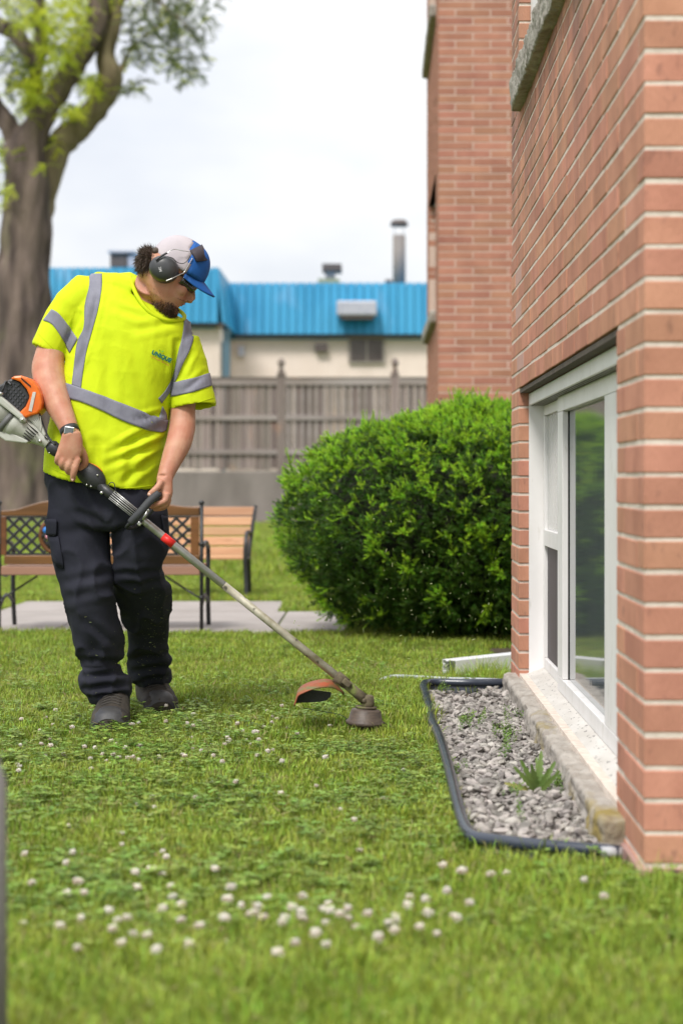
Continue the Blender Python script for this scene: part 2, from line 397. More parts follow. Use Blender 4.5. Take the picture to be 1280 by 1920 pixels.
mb = MB(); mb.bx(.66, .70, OPN, OPF, 0, .12).build('sill_backing', M['dark'], wing)
# concrete foundation ledge, hewn
def rough_block(x0, x1, y0, y1, z0, z1, amp, sc, step, name, m, parent, rnd=.012):
    mb = MB().bx(x0, x1, y0, y1, z0, z1); vx = .0075 if amp > .005 and sc > 10 else .02
    me = remeshed(mb, name, vx, 1, .5)
    displace(me, lambda p, n: noise.noise(Vector((p.x * sc, p.y * sc * .5, p.z * sc))) * amp * 1.5 + noise.noise(p * sc * 3) * amp * 1.0 + noise.noise(p * sc * 7) * amp * .6)
    me.materials.append(m); return link(name, me, parent)
rough_block(.505, .585, 4.02, 7.085, -.12, .088, .0075, 14, .02, 'foundation_ledge', M['concrete'], wing)
rough_block(.515, .60, OPN - .1, 6.86, 2.232, 2.352, .006, 13, .03, 'stone_sill', M['stone'], wing, .006)
MB().bx(.60, .63, OPN, OPF - .002, Z2_S, Z2_H - .002).build('window', M['white'], wing)

# ------------------------------------------------------------------ rear brick wing
RY0, RY1, RB = F / 219, 18.9, 8.0
rear = empty('brick_building', (2.3, 17.2, 0), 'distant taller red brick wall rising behind the green bush', 'building')
bl = []
for r in range(-1, 118):
    z = zj(r) + CR / 2; even = r % 2 == 0; phase = .3 if even else .15
    for s, e in split_row(WX, 3.2, phase, []):
        bl.append(((s + (0 if z < H + 900 / F * RY0 + .1 and z > .9 else 50)), e - s, Matrix.Translation(((s + e) / 2, RY0 + .045, z)) @ jit() @ rz90))
    cuts = [(16.2, 18.3)] if (Z2_S < z < Z2_H or 5.07 < z < 6.3) else []
    for s, e in split_row(RY0 + .1, RY1, .3 if even else .15, cuts):
        bl.append((30 + s, e - s, Matrix.Translation((WX + .045, (s + e) / 2, z)) @ jit()))
bl.sort(key=lambda q: q[0])
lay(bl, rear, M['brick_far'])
mb = MB()
mb.bx(WX + .12, 3.2, RY0 + d, RY0 + .12, -.1, RB)
for (y0, y1, z0, z1) in ((RY0 + d, 16.2, -.1, RB), (18.3, RY1, -.1, RB), (16.2, 18.3, -.1, Z2_S), (16.2, 18.3, Z2_H, 5.07), (16.2, 18.3, 6.3, RB)): mb.bx(WX + d, WX + .12, y0, y1, z0, z1)
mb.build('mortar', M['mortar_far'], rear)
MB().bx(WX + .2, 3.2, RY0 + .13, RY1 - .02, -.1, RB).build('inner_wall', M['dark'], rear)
for z0, z1 in ((Z2_S, Z2_H), (5.07, 6.3)):
    w = MB().bx(WX + .06, WX + .10, 16.2, 18.3, z0, z1).build('window', M['white'], rear)
    MB().bx(WX + .05, WX + .06, 16.3, 17.2, z0 + .08, z1 - .08).build('pane', M['glass'], w)
    MB().bx(WX + .05, WX + .06, 17.28, 18.2, z0 + .08, z1 - .08).build('pane', M['glass'], w)
    rough_block(WX - .06, WX + .06, 16.1, 18.6, z0 - .12, z0, .004, 9, .1, 'stone_sill', M['stone'], rear, .006)
    MB().bx(WX + .003, WX + .11, 16.2, 18.3, z1, z1 + .012).build('lintel', M['steel_angle'], rear)
MB().bx(WX - .04, 3.3, RY0 - .04, RY1 + .04, RB, RB + .2).build('roof', M['stone'], rear)

# ------------------------------------------------------------------ gravel bed, edging, spout
EZ = .045
edge_px = [(955, 1279), (880, 1280), (812, 1279), (793, 1284), (797, 1300), (805, 1330), (809, 1352), (819, 1372), (830, 1402), (843, 1448), (858, 1510), (870, 1548), (884, 1567), (905, 1573), (1000, 1584), (1090, 1592), (1162, 1598)]
edge = [G(x, y, EZ) for x, y in edge_px]
edge = catmull(edge, 4)
M['plastic'] = mat('black_edging', (.022, .03, .05), .26, (.04, .05, .07), 8, bump=.0006, bscale=25, spec=.6)
M['plastic2'] = mat('grey_edging_skirt', (.05, .06, .09), .5, (.11, .12, .15), 10, bump=.0006, bscale=40)
bed = empty('garden_edging', G(884, 1567, 0), 'black plastic lawn edging curving round the gravel strip', 'garden edging')
mb = MB(); mb.tube(edge, .0150, 12, up=(0, 0, 1)).build('bead', M['plastic'], bed, True)
# skirt: strip below the bead
mb = MB(); L0 = []
for p in edge: L0.append([Vector((p.x, p.y, EZ - .008)), Vector((p.x, p.y, -.06))])
mb.loft(L0, False, 0, False); o = mb.build('skirt', M['plastic2'], bed); s = o.modifiers.new('t', 'SOLIDIFY'); s.thickness = .004
pe = edge[-1]; MB().tube([pe - Vector((.04, 0, 0)), pe + Vector((.003, 0, 0))], .0125, 12).build('end_cap', mat('taped_end', (.42, .42, .44), .5), bed, True)
# poly of bed interior
poly = [Vector((p.x, p.y)) for p in edge] + [Vector((.53, edge[-1].y)), Vector((.53, edge[0].y))]
def inpoly(x, y, pg=poly):
    c = False; n = len(pg); j = n - 1
    for i in range(n):
        if (pg[i].y > y) != (pg[j].y > y) and x < (pg[j].x - pg[i].x) * (y - pg[i].y) / (pg[j].y - pg[i].y) + pg[i].x: c = not c
        j = i
    return c
M['bedsoil'] = mat('bed_soil', (.10, .075, .05), .95, (.06, .045, .03), 30, bump=.006, bscale=60)
mb = MB(); mb.add([(p.x, p.y, .003) for p in poly], [tuple(range(len(poly)))])
tagit(mb.build('gravel_soil', M['bedsoil']), kind='structure')
M['pebble'] = mat('limestone_gravel', (.385, .355, .325), .85, (.235, .215, .20), 60, bump=.0015, bscale=180, rnd=.45)
stones = []
for k in range(9):
    bm = bmesh.new(); bmesh.ops.create_icosphere(bm, subdivisions=1 if k % 3 else 2, radius=1)
    sx, sy, sz = random.uniform(.9, 1.4), random.uniform(.6, 1.0), random.uniform(.3, .55)
    off = Vector((k * 7.1, k * 3.3, 0))
    for v in bm.verts:
        q = noise.noise(v.co * 1.1 + off) * .55 + random.uniform(-.12, .12)
        v.co = Vector((v.co.x * sx, v.co.y * sy, v.co.z * sz)) * (1 + q)
    me = bpy.data.meshes.new('stone'); bm.to_mesh(me); bm.free(); me.materials.append(M['pebble']); stones.append(me)
gb = empty('gravel_bed', (.42, 5.4, 0), 'strip of loose grey limestone gravel below the basement window', 'gravel bed')
cand = []; tries = 0
while len(cand) < 5600 and tries < 60000:
    tries += 1
    y = 4.0 + (7.1 - 4.0) * random.random(); x = random.uniform(.1, .52)
    if not inpoly(x, y) or not inpoly(x - .012, y - .004) : continue
    if y > 6.85 and x < .42 and random.random() < .8: continue
    cand.append((x, y))
top = []; low = []
for x, y in cand:
    r = random.choice((.006, .008, .0095, .0105, .0125, .015, .017)); z = .004 + random.uniform(0, .022) + .012 * noise.noise(Vector((x * 7, y * 7, 0)))
    (top if z > .018 else low).append((x, y, z, r))
top.sort(key=lambda q: -(q[3] / q[1]) - q[2] * .01)
for x, y, z, r in top[:300]:
    m4 = Matrix.Translation((x, y, z + .003)) @ Euler((random.uniform(-.6, .6), random.uniform(-.6, .6), random.uniform(0, 6.3))).to_matrix().to_4x4() @ Matrix.Scale(r, 4)
    link('stone', random.choice(stones), gb, m4)
rest = low + top[300:]
protos = [bpy.data.objects.new('s', m) for m in stones]
o = scatter('gravel', [(x, y, z) for x, y, z, r in rest], [(random.uniform(-.8, .8), random.uniform(-.8, .8), random.uniform(0, 6.3)) for _ in rest], [r for *_, r in rest], [random.randrange(9) for _ in rest], protos, gb); o['kind'] = 'stuff'
# white downspout extension and pale edging strip behind
M['vinyl'] = mat('white_vinyl', (.76, .76, .78), .4, (.68, .68, .7), 10, bump=.0005, bscale=30)
a = G(842, 1273, 0); b = Vector((.68, 7.95, .008)); dr = (b - a).normalized(); upv = Vector((0, 0, 1)); sdv = dr.cross(upv).normalized(); upv = sdv.cross(dr)
sp = empty('downspout', a, 'white ribbed downspout extension lying on grass by the brick corner', 'downspout')
mb = MB()
def prof(p, sc=1, ins=0):
    w, h = .043, .080; pr = []
    for (u, v) in ((-1, 0), (-1, .22), (-.9, .26), (-.9, .36), (-1, .4), (-1, .62), (-.9, .66), (-.9, .76), (-1, .8), (-1, 1), (-.55, 1), (-.5, .94), (-.15, .94), (-.1, 1), (.3, 1), (1, 1), (1, 0)):
        pr.append(p + sdv * (u * (w - ins)) + upv * (ins + v * (h - 2 * ins)))
    return pr
mb.loft([prof(a + dr * .05, ins=.002), prof(a, ins=.002), prof(a), prof(b)], True); 
mb.build('gutter_body', M['vinyl'], sp, bevel=.001)
M['paleedge'] = mat('pale_edging', (.42, .46, .5), .4, (.5, .53, .57), 12)
hp = catmull([G(704, 1281, .012), G(722, 1272, .03), G(742, 1268, .035), G(790, 1270, .035), G(840, 1273, .035), G(890, 1274, .035), G(950, 1276, .035)], 4)
tagit(MB().tube(hp, .0075, 8).build('edging_strip', M['paleedge'], None, True), 'pale grey edging strip poking out of the grass behind the gravel strip', 'edging strip')

# ------------------------------------------------------------------ path
M['slab'] = mat('path_concrete', (.345, .31, .29), .9, (.29, .26, .24), 3, bump=.002, bscale=60)
def slab(pts, z, name='path'):
    mb = MB(); n = len(pts); vs = [(p.x, p.y, z) for p in pts] + [(p.x, p.y, -.05) for p in pts]
    mb.add(vs, [tuple(range(n))] + [(i, i + n, (i + 1) % n + n, (i + 1) % n) for i in range(n)])
    return tagit(mb.build(name, M['slab'], bevel=.006), kind='structure')
ya, yb, yc = G(0, 1191).y, G(0, 1150).y, G(0, 1131).y
xr = G(655, 1170).x
xs = -4.2; k = 0
while xs < xr - .1:
    xe = min(xs + 1.22, xr)
    slab([Vector((xs, ya, 0)), Vector((xe - .012, ya, 0)), Vector((xe - .012, yb, 0)), Vector((xs, yb, 0))], .012, 'path')
    xs = xe
xl2, xr2 = G(50, 1131).x, G(537, 1131).x
for k in range(2):
    w = (xr2 - xl2) / 2
    slab([Vector((xl2 + k * w, yb + .012, 0)), Vector((xl2 + (k + 1) * w - .012, yb + .012, 0)), Vector((xl2 + (k + 1) * w - .012, yc, 0)), Vector((xl2 + k * w, yc, 0))], .014, 'path')
PATHS = (ya, yb, yc, xr, xl2, xr2)

# ------------------------------------------------------------------ fence on its low wall
FY = F / 101.0
M['oldwood'] = mat('weathered_wood', (.245, .205, .185), .9, (.165, .13, .115), 5, (1, 1, .12), .004, 40, (1, 1, .1), rnd=.33, dirt=((.34, .22, .15), 2.5, (1, 1, .5), .6, .72))
M['rail'] = mat('weathered_rail', (.32, .28, .265), .9, (.24, .20, .18), 5, (.2, 1, 1), .003, 40, rnd=.08)
M['lowwall'] = mat('old_concrete_wall', (.25, .22, .20), .95, (.16, .14, .125), 1.6, (1, 1, .5), .004, 20, dirt=((.13, .11, .10), 1.3, (3, 1, .4), .58, .75))
lw = MB(); lw.bx(P(150, 0, FY).x, 5.5, FY - .02, FY + .22, -.1, 1.0)
tagit(lw.build('low_wall', M['lowwall'], bevel=.02), 'stained grey concrete retaining wall carrying the wooden fence', 'wall')
tagit(MB().bx(P(150, 0, FY).x, 5.5, FY - .5, FY - .03, -.05, .04).build('kerb', M['slab']), kind='structure')
fc = empty('fence', P(527, 900, FY), 'tall weathered grey wooden fence with finial posts behind the benches', 'fence')
def fz(y): return H - (y - CY) * FY / F
posts = [101 + 213 * k for k in range(0, 6)]
for px in posts[1:]:
    x = P(px, 0, FY).x
    mb = MB(); mb.bx(x - .07, x + .07, FY - .02, FY + .12, 1.0, fz(704)); mb.bx(x - .09, x + .09, FY - .04, FY + .14, fz(704), fz(700))
    po = mb.build('post', M['oldwood'], fc, bevel=.006)
    mb = MB(); zb = fz(700)
    mb.tube([(x, FY + .05, zb), (x, FY + .05, zb + .06), (x, FY + .05, zb + .10), (x, FY + .05, zb + .13), (x, FY + .05, zb + .2), (x, FY + .05, zb + .26), (x, FY + .05, zb + .29)], [.05, .06, .03, .05, .075, .05, .01], 12)
    mb.build('finial', M['oldwood'], po, True)
for i in range(1, 5):
    x0, x1 = P(posts[i], 0, FY).x + .072, P(posts[i + 1], 0, FY).x - .072
    for (ya_, yb_) in ((709, 722), (779, 788), (843, 852)):
        MB().bx(x0, x1, FY - .015, FY + .035, fz(yb_), fz(ya_)).build('rail', M['rail'], fc, bevel=.004)
    MB().bx(x0, x1, FY - .03, FY + .06, fz(709) + .002, fz(707)).build('rail', M['oldwood'], fc)
    n = 14 if i != 2 else 13; w = (x1 - x0) / n
    for k in range(n):
        zt = fz(710) - .01 - random.uniform(0, .02)
        MB().bx(x0 + k * w + .006, x0 + (k + 1) * w - .006, FY + .04, FY + .062, 1.02 + random.uniform(0, .04), zt).build('board', M['oldwood'], fc)
    if i >= 2:
        n = 15; w = (x1 - x0) / n
        for k in range(n):
            MB().bx(x0 + k * w + .03, x0 + k * w + .085, FY + .0145, FY + .0395, fz(842), fz(723)).build('batten', M['rail'], fc)

# ------------------------------------------------------------------ blue roofed building
M['blue'] = mat('blue_sheet_roof', (.012, .235, .45), .45, (.03, .29, .52), 1.2, (1, 1, .3), .003, 3, (1, 1, .1), dirt=((.16, .38, .62), 1.0, (1, 1, .6), .6, .8))
M['cream'] = mat('cream_siding', (.86, .74, .66), .85, (.8, .68, .6), 2)
M['trimdark'] = mat('dark_trim', (.10, .08, .075), .6)
M['tealdoor'] = mat('teal_door', (.10, .17, .22), .5)
M['metalgrey'] = mat('grey_sheet_metal', (.42, .43, .5), .4, (.5, .5, .56), 4, metal=.2)
sl, sr = 70.0, 65.0; YL, YR = F / sl, F / sr
bb = empty('low_building', (0, YR, 0), 'low cream building with a blue metal mansard roof beyond the fence', 'building')
zt, zb = 6.53, 5.03
xC = -4.14
def band(x0, x1, Yf, nx):     # mansard front panels
    w = (x1 - x0) / nx
    for k in range(nx):
        a0, a1 = x0 + k * w + .012, x0 + (k + 1) * w - .012
        mb = MB(); vs = [(a0, Yf - .30, zb), (a1, Yf - .30, zb), (a1, Yf, zt), (a0, Yf, zt), (a0, Yf - .24, zb), (a1, Yf - .24, zb), (a1, Yf + .06, zt), (a0, Yf + .06, zt)]
        mb.add(vs, [(0, 1, 2, 3), (4, 7, 6, 5), (0, 4, 5, 1), (2, 6, 7, 3), (0, 3, 7, 4), (1, 5, 6, 2)]); mb.build('roof_panel', M['blue'], bb)
band(-11, xC, YL, 30); band(xC, 6, YR, 42)
# returning side face (faces +X)
n = 14; w = (YR - YL) / n
for k in range(n):
    y0, y1 = YL + k * w + .012, YL + (k + 1) * w - .012
    mb = MB(); vs = [(xC + .18, y0 - .3, zb), (xC + .18, y1 - .3, zb), (xC, y1, zt), (xC, y0, zt), (xC + .12, y0 - .3, zb), (xC + .12, y1 - .3, zb), (xC - .06, y1, zt), (xC - .06, y0, zt)]
    mb.add(vs, [(0, 1, 2, 3), (4, 7, 6, 5), (0, 4, 5, 1), (2, 6, 7, 3), (0, 3, 7, 4), (1, 5, 6, 2)]); mb.build('roof_panel', M['blue'], bb)
mb = MB(); mb.bx(-11, xC - .1, YL + .07, YR + 8, 4.9, zt - .06); mb.bx(xC - .1, 6, YR + .07, YR + 8, 4.9, zt - .06); mb.build('roof', M['blue'], bb)
mb = MB(); mb.bx(-11, xC + .02, YL + .1, YR + 8, 0, 4.95); mb.bx(xC + .02, 6, YR + .1, YR + 8, 0, 4.95); mb.build('wall', M['cream'], bb)
mb = MB(); mb.bx(-11, xC + .15, YL - .22, YL + .1, 4.94, 5.02); mb.bx(xC + .15, 6, YR - .22, YR + .1, 4.94, 5.02); mb.build('soffit', M['trimdark'], bb)
mb = MB()
for k in range(50):
    mb.bx(-11 + k * .14 - .01, -11 + k * .14 + .01, YL + .085, YL + .1, 0, 4.94)
for k in range(70):
    mb.bx(xC + .06 + k * .145 - .01, xC + .06 + k * .145 + .01, YR + .085, YR + .1, 0, 4.94)
tagit(mb.build('siding_rib', mat('cream_rib', (.72, .60, .53), .85), bb), kind='stuff')
def fr(px0, py0, px1, py1, Y, dep, m, name, par, front=.0, **k):
    a = P(px0, py0, Y); b = P(px1, py1, Y)
    return MB().bx(a.x, b.x, Y - front, Y - front + dep, b.z, a.z).build(name, m, par, **k)
M['winframe'] = mat('tan_window_frame', (.38, .33, .29), .6)
M['tanglass'] = mat('brown_glass', (.09, .07, .065), .15, (.12, .1, .09), 2)
w_ = fr(653, 633, 721, 681, YR, .06, M['winframe'], 'window', bb, .0); fr(657, 637, 686, 677, YR, .03, M['tanglass'], 'pane', w_, .015); fr(689, 637, 717, 677, YR, .03, M['tanglass'], 'pane', w_, .015)
fr(418, 618, 431, 706, YL, .06, M['tealdoor'], 'door', bb, -.06)
MB().bx(xC + .022, xC + .05, YL + .6, YL + 1.6, 0, 4.6).build('door', M['tealdoor'], bb)
v_ = fr(632, 569, 706, 596, YR, .6, M['metalgrey'], 'wall_box', bb, .85, bevel=.04); fr(640, 596, 700, 602, YR, .5, M['trimdark'], 'box_shadow', v_, .8)  # box unit; the dark slab below it paints its shadow
fr(591, 646, 614, 660, YR, .2, M['trimdark'], 'wall_fixture', bb, .1); fr(447, 650, 458, 668, YR, .2, M['metalgrey'], 'wall_fixture', bb, .1)  # the dark one is a vent, the grey one a lamp
# rooftop things
ru = empty('rooftop_unit', P(228, 498, YL + 3), 'dark rooftop box with pale panel above the blue roof left of the cap', 'roof unit')
fr(207, 474, 238, 500, YL + 3, 1, M['trimdark'], 'housing', ru); fr(240, 480, 252, 500, YL + 3, 1, M['metalgrey'], 'side_panel', ru); fr(203, 470, 254, 474, YL + 3, 1.3, M['metalgrey'], 'lid', ru, .1)
rv = empty('roof_vent', P(618, 530, YR + 2), 'small capped roof vent in the middle of the blue roof', 'roof vent')
fr(596, 522, 636, 534, YR + 2, 1, mat('mossy_curb', (.28, .3, .2), .9), 'curb', rv); fr(610, 507, 628, 522, YR + 2.2, .4, M['metalgrey'], 'neck', rv); fr(604, 495, 640, 508, YR + 2, .9, M['trimdark'], 'cap', rv, .1)
ch = empty('chimney', P(748, 527, YR + 1.5), 'tall tan chimney pipe with raised flat cap by the brick wall', 'chimney')
M['tanpipe'] = mat('tan_pipe', (.25, .21, .17), .6, (.20, .19, .2), 2, (3, 1, .2))
mb = MB(); c = P(748, 527, YR + 1.5); mb.tube([c - Vector((0, 0, .3)), P(748, 441, YR + 1.5)], .19, 16).build('pipe', M['tanpipe'], ch, True)
for dx in (-.14, .14): MB().tube([P(748, 441, YR + 1.5) + Vector((dx, 0, -.05)), P(748, 420, YR + 1.5) + Vector((dx, 0, 0))], .012, 6).build('strut', M['metalgrey'], ch)
MB().tube([P(748, 424, YR + 1.5), P(748, 420, YR + 1.5), P(748, 413, YR + 1.5)], [.26, .27, .2], 16).build('cap', M['trimdark'], ch, True)
fr(722, 524, 735, 532, YR + 1.5, .5, M['trimdark'], 'flashing', ch)
# ------------------------------------------------------------------ leafy protos
M['blade'] = mat('grass_blade', (.24, .33, .036), .5, (.34, .41, .06), 3, island=.45, rnd=.3, trans=.28, spec=.3)
M['drygrass'] = mat('dry_blade', (.34, .29, .12), .7, island=.3, trans=.3)
M['cloverleaf'] = mat('clover_leaf', (.185, .285, .042), .5, (.26, .35, .065), 8, island=.3, rnd=.35, trans=.22)
M['flowerhead'] = mat('clover_head', (.90, .88, .82), .8, (.78, .70, .62), 90, bump=.001, bscale=300, rnd=.08, trans=.2)
M['stem'] = mat('green_stem', (.14, .2, .05), .6)
def tuft(n, h, spread, wid, dry=.11, lean=.5):
    mb = MB()
    for k in range(n):
        a = random.uniform(0, 6.283); r = spread * math.sqrt(random.random()); base = Vector((r * math.cos(a), r * math.sin(a), -.004))
        hh = h * random.uniform(.55, 1.15); dirn = random.uniform(0, 6.283); ln = random.uniform(.1, lean) * hh
        d = Vector((math.cos(dirn), math.sin(dirn), 0)); sd = Vector((-d.y, d.x, 0)) ; w = wid * random.uniform(.7, 1.2)
        pa = base; pb = base + Vector((0, 0, hh * .5)) + d * ln * .3; pc = base + Vector((0, 0, hh * .82)) + d * ln * .75; pd = base + Vector((0, 0, hh * (.9 if ln > hh * .4 else 1))) + d * ln * 1.3
        mi = 1 if random.random() < dry else 0
        mb.add([pa - sd * w * .5, pa + sd * w * .5, pb + sd * w * .5, pb - sd * w * .5, pc + sd * w * .35, pc - sd * w * .35, pd], [(0, 1, 2, 3), (3, 2, 4, 5), (5, 4, 6)], mi)
    return mb
gt = [proto('t', tuft(9, .042, .022, .0030), [M['blade'], M['drygrass']]) for _ in range(7)]
gt += [proto('t', tuft(7, .034, .02, .0034, .25, .9), [M['blade'], M['drygrass']]) for _ in range(3)]
def allowed(x, y):
    if inpoly(x, y) : return False
    if inpoly(x - .0, y) or (x > WX - .02 and Y0 - .02 < y < Y1): return False
    if x > .49 and 4.0 < y < 7.1: return False
    if x > WX - .02 and y > RY0 - .02 and y < RY1: return False
    if ya - .02 < y < yb and x < xr: return False
    if yb - .001 < y < yc + .02 and xl2 < x < xr2: return False
    return True
def wedge(y0, y1, dens, mar=1.1):
    pts = []; A = 0
    area = (y1 - y0) * ((y0 + y1) / 2 * 1280 / F + 2 * mar); n = int(area * dens)
    for _ in range(n):
        # linear density in width
        while True:
            y = y0 + (y1 - y0) * random.random()
            if random.random() < (y * 1280 / F + 2 * mar) / (y1 * 1280 / F + 2 * mar): break
        x = random.uniform(-CX * y / F - mar, (1280 - CX) * y / F + mar)
        if (x < -CX * y / F - .15 or x > (1280 - CX) * y / F + .15) and random.random() < .45: continue
        if x > WX and Y0 < y < 9: continue
        if allowed(x, y): pts.append((x, y))
    return pts
def edge_near(x, y):
    return min((Vector((x, y)) - Vector((e.x, e.y))).length for e in edge[::2])
pts = []; rots = []; scl = []; idx = []
def addg(P_, smin, smax, nk, z0=0):
    for x, y in P_:
        nn = noise.noise(Vector((x * 1.7, y * 1.7, 3))) ; n2 = noise.noise(Vector((x * 6, y * 6, 9)))
        s = random.uniform(smin, smax) * (1 + .35 * nn + .25 * n2)
        if y < 8 and .0 < x < .5:
            e = edge_near(x, y)
            if e < .05 and random.random() < .35: s *= 1.2
            elif e < .065 and y < 4.05: continue
            elif e < .035 and y < 6: 
                if random.random() < .7: continue
        if 5.6 < y < 7.3 and .02 < x < .3: s *= 1.25
        if (abs(x + .885) < .1 and 5.8 < y < 6.25) or (abs(x + .76) < .1 and 6.3 < y < 6.7): s *= .55
        pts.append((x, y, z0)); rots.append((random.uniform(-.25, .25), random.uniform(-.25, .25), random.uniform(0, 6.28))); scl.append(s)
        idx.append(random.randrange(7) if (n2 + nn) > -.25 or random.random() < .4 else 7 + random.randrange(3))
addg(wedge(2.3, 4.4, 5200), .75, 1.15, 10)
addg(wedge(4.4, 7.6, 4300), .7, 1.1, 10)
addg(wedge(7.6, ya, 2300), .75, 1.15, 10)
addg(wedge(ya, 15, 1000), .9, 1.4, 10)
addg(wedge(15, 33, 170, 1), 1.8, 3.0, 10)
g = scatter('grass', pts, rots, scl, idx, gt); tagit(g, 'green lawn grass covering the yard', 'grass', kind='stuff')
# long uncut grass: beside the edging, at the wall foot and the spout
pts = []; rots = []; scl = []; idx = []
lt = [proto('l', tuft(6, .11, .02, .0026, .06, .8), [M['blade'], M['drygrass']]) for _ in range(5)]
def addl(x, y, s):
    if allowed(x, y): pts.append((x, y, 0)); rots.append((random.uniform(-.3, .3), random.uniform(-.3, .3), random.uniform(0, 6.28))); scl.append(s); idx.append(random.randrange(5))
for _ in range(420): addl(random.uniform(.03, .26), random.uniform(5.95, 7.5), random.uniform(.4, .85))
for _ in range(130): addl(random.uniform(.3, .62), random.uniform(7.35, 7.75), random.uniform(.5, 1.0))
for _ in range(160): addl(random.uniform(.18, .6), random.uniform(3.4, 3.8), random.uniform(.45, .8))
for _ in range(120): addl(random.uniform(.5, .75), random.uniform(3.5, Y0 - .02), random.uniform(.4, .7))
for _ in range(300): 
    e = random.choice(edge[14:44]); addl(e.x - random.uniform(.0, .04), e.y - random.uniform(0, .05), random.uniform(.3, .6))
for _ in range(2600): addl(random.uniform(-1.9, 1.2), random.uniform(2.4, 3.5), random.uniform(.4, .75))
tagit(scatter('long_grass', pts, rots, scl, idx, lt), 'longer uncut grass along the black edging and wall foot', 'long grass', kind='stuff')
# clover leaves
def clover():
    mb = MB()
    for q in range(4):
        a0 = random.uniform(0, 6.28); c = Vector((random.uniform(-.02, .02), random.uniform(-.02, .02), random.uniform(.024, .042)))
        mb.tube([Vector((c.x * .3, c.y * .3, 0)), c], .0006, 3, False)
        for k in range(3):
            a = a0 + k * 2.094; d = Vector((math.cos(a), math.sin(a), random.uniform(-.1, .35))).normalized(); sd = Vector((-math.sin(a), math.cos(a), 0)); L = random.uniform(.009, .013)
            mb.add([c, c + d * L * .5 + sd * L * .45 + Vector((0, 0, .001)), c + d * L * .95 + sd * L * .32, c + d * L * .88, c + d * L * .95 - sd * L * .32, c + d * L * .5 - sd * L * .45 + Vector((0, 0, .001))], [(0, 1, 2, 3), (0, 3, 4, 5)])
    return mb
cl = [proto('c', clover(), [M['cloverleaf']]) for _ in range(6)]
pts = []; rots = []; scl = []; idx = []
for x, y in wedge(2.3, 6.6, 1000) + wedge(6.6, 9, 200):
    q = noise.noise(Vector((x * 2.2 + 4, y * 1.6, 0))) + .5 * noise.noise(Vector((x * 7, y * 7, 5)))
    if q < random.uniform(-.55, .65) or y < random.uniform(3.1, 3.6): continue
    pts.append((x, y, 0)); rots.append((0, 0, random.uniform(0, 6.28))); scl.append(random.uniform(.8, 1.3)); idx.append(random.randrange(6))
tagit(scatter('clover', pts, rots, scl, idx, cl), 'patches of green clover leaves low in the lawn', 'clover', kind='stuff')
# fallen clippings and straw in the lawn
pts = []; rots = []; scl = []; idx = []
def sliver(m, L, w):
    mb = MB(); mb.add([(-L, -w, 0), (L, -w * .6, .002), (L, w * .6, .002), (-L, w, 0)], [(0, 1, 2, 3)]); return proto('k', mb, [m])
M['straw'] = mat('brown_straw', (.26, .18, .10), .8, rnd=.4); M['clip'] = mat('clipping', (.50, .54, .28), .7, rnd=.3, trans=.3)
ks = [sliver(M['straw'], .008, .0012), sliver(M['clip'], .005, .0008), sliver(M['drygrass'], .012, .0014)]
for x, y in wedge(2.6, 8, 420): pts.append((x, y, random.uniform(.015, .04))); rots.append((random.uniform(-.5, .5), random.uniform(-.5, .5), random.uniform(0, 6.28))); scl.append(random.uniform(.6, 1.4)); idx.append(random.randrange(3))
tagit(scatter('grass_litter', pts, rots, scl, idx, ks), 'scattered pale grass clippings lying on the lawn', 'clippings', kind='stuff')
pts = []; rots = []; scl = []; idx = []
for _ in range(230):
    px = random.gauss(770, 120); py = random.gauss(1150, 90)
    if py > 1290 or px < 520 or px > 950: continue
    p = P(px, py, random.uniform(5.6, 6.5)); 
    if p.x > .5: continue
    pts.append(p); rots.append([random.uniform(0, 6.28) for _ in range(3)]); scl.append(random.uniform(.3, .8)); idx.append(random.randrange(2))
ks = [sliver(M['clip'], .010, .0014), sliver(M['clip'], .005, .0014)]
tagit(scatter('flying_clippings', pts, rots, scl, idx, ks), 'tiny grass clippings thrown into the air by the cutting head', 'clippings', kind='stuff')

# ------------------------------------------------------------------ clover flowers, one by one
def flower_mesh(k):
    rnd = random.Random(k); hm = MB(); sm = MB()
    r = .0088; cz = .050
    for i in range(46):
        g = i + .5; th = math.acos(1 - 2 * g / 46 * .86); a = g * 2.39996
        d = Vector((math.sin(th) * math.cos(a), math.sin(th) * math.sin(a), math.cos(th)))
        d = (d + Vector((0, 0, .25))).normalized(); sd = d.cross(Vector((0, 0, 1))).normalized() if abs(d.z) < .98 else Vector((1, 0, 0)); u = d.cross(sd)
        c = Vector((0, 0, cz)); L = r * rnd.uniform(.7, 1.25) * (.82 if d.z > .8 else 1); b = c + d * L * .35; t = c + d * L; w = .0019
        hm.add([b, t - sd * w - d * .002, t + u * w * .8, t + sd * w - d * .002, t - u * w * .8], [(0, 2, 1), (0, 3, 2), (0, 4, 3), (0, 1, 4), (1, 2, 3, 4)], 1 if (th > 1.25 and rnd.random() < (.15, .6, .35, .8)[k]) else (2 if th < .35 and k % 2 else 0))
    hm.ell((0, 0, cz), (r * .6, r * .6, r * .6), None, 6, 4)
    sm.tube([(0, 0, 0), (rnd.uniform(-.006, .006), rnd.uniform(-.006, .006), .025), (0, 0, cz)], .0008, 4)
    return hm.mesh('head', [M['flowerhead'], M['withered'], M['greenish']]), sm.mesh('stem', M['stem'])
M['withered'] = mat('withered_petals', (.42, .30, .19), .8, (.55, .42, .33), 90); M['greenish'] = mat('young_petals', (.62, .68, .42), .7)
fm = [flower_mesh(k) for k in range(4)]
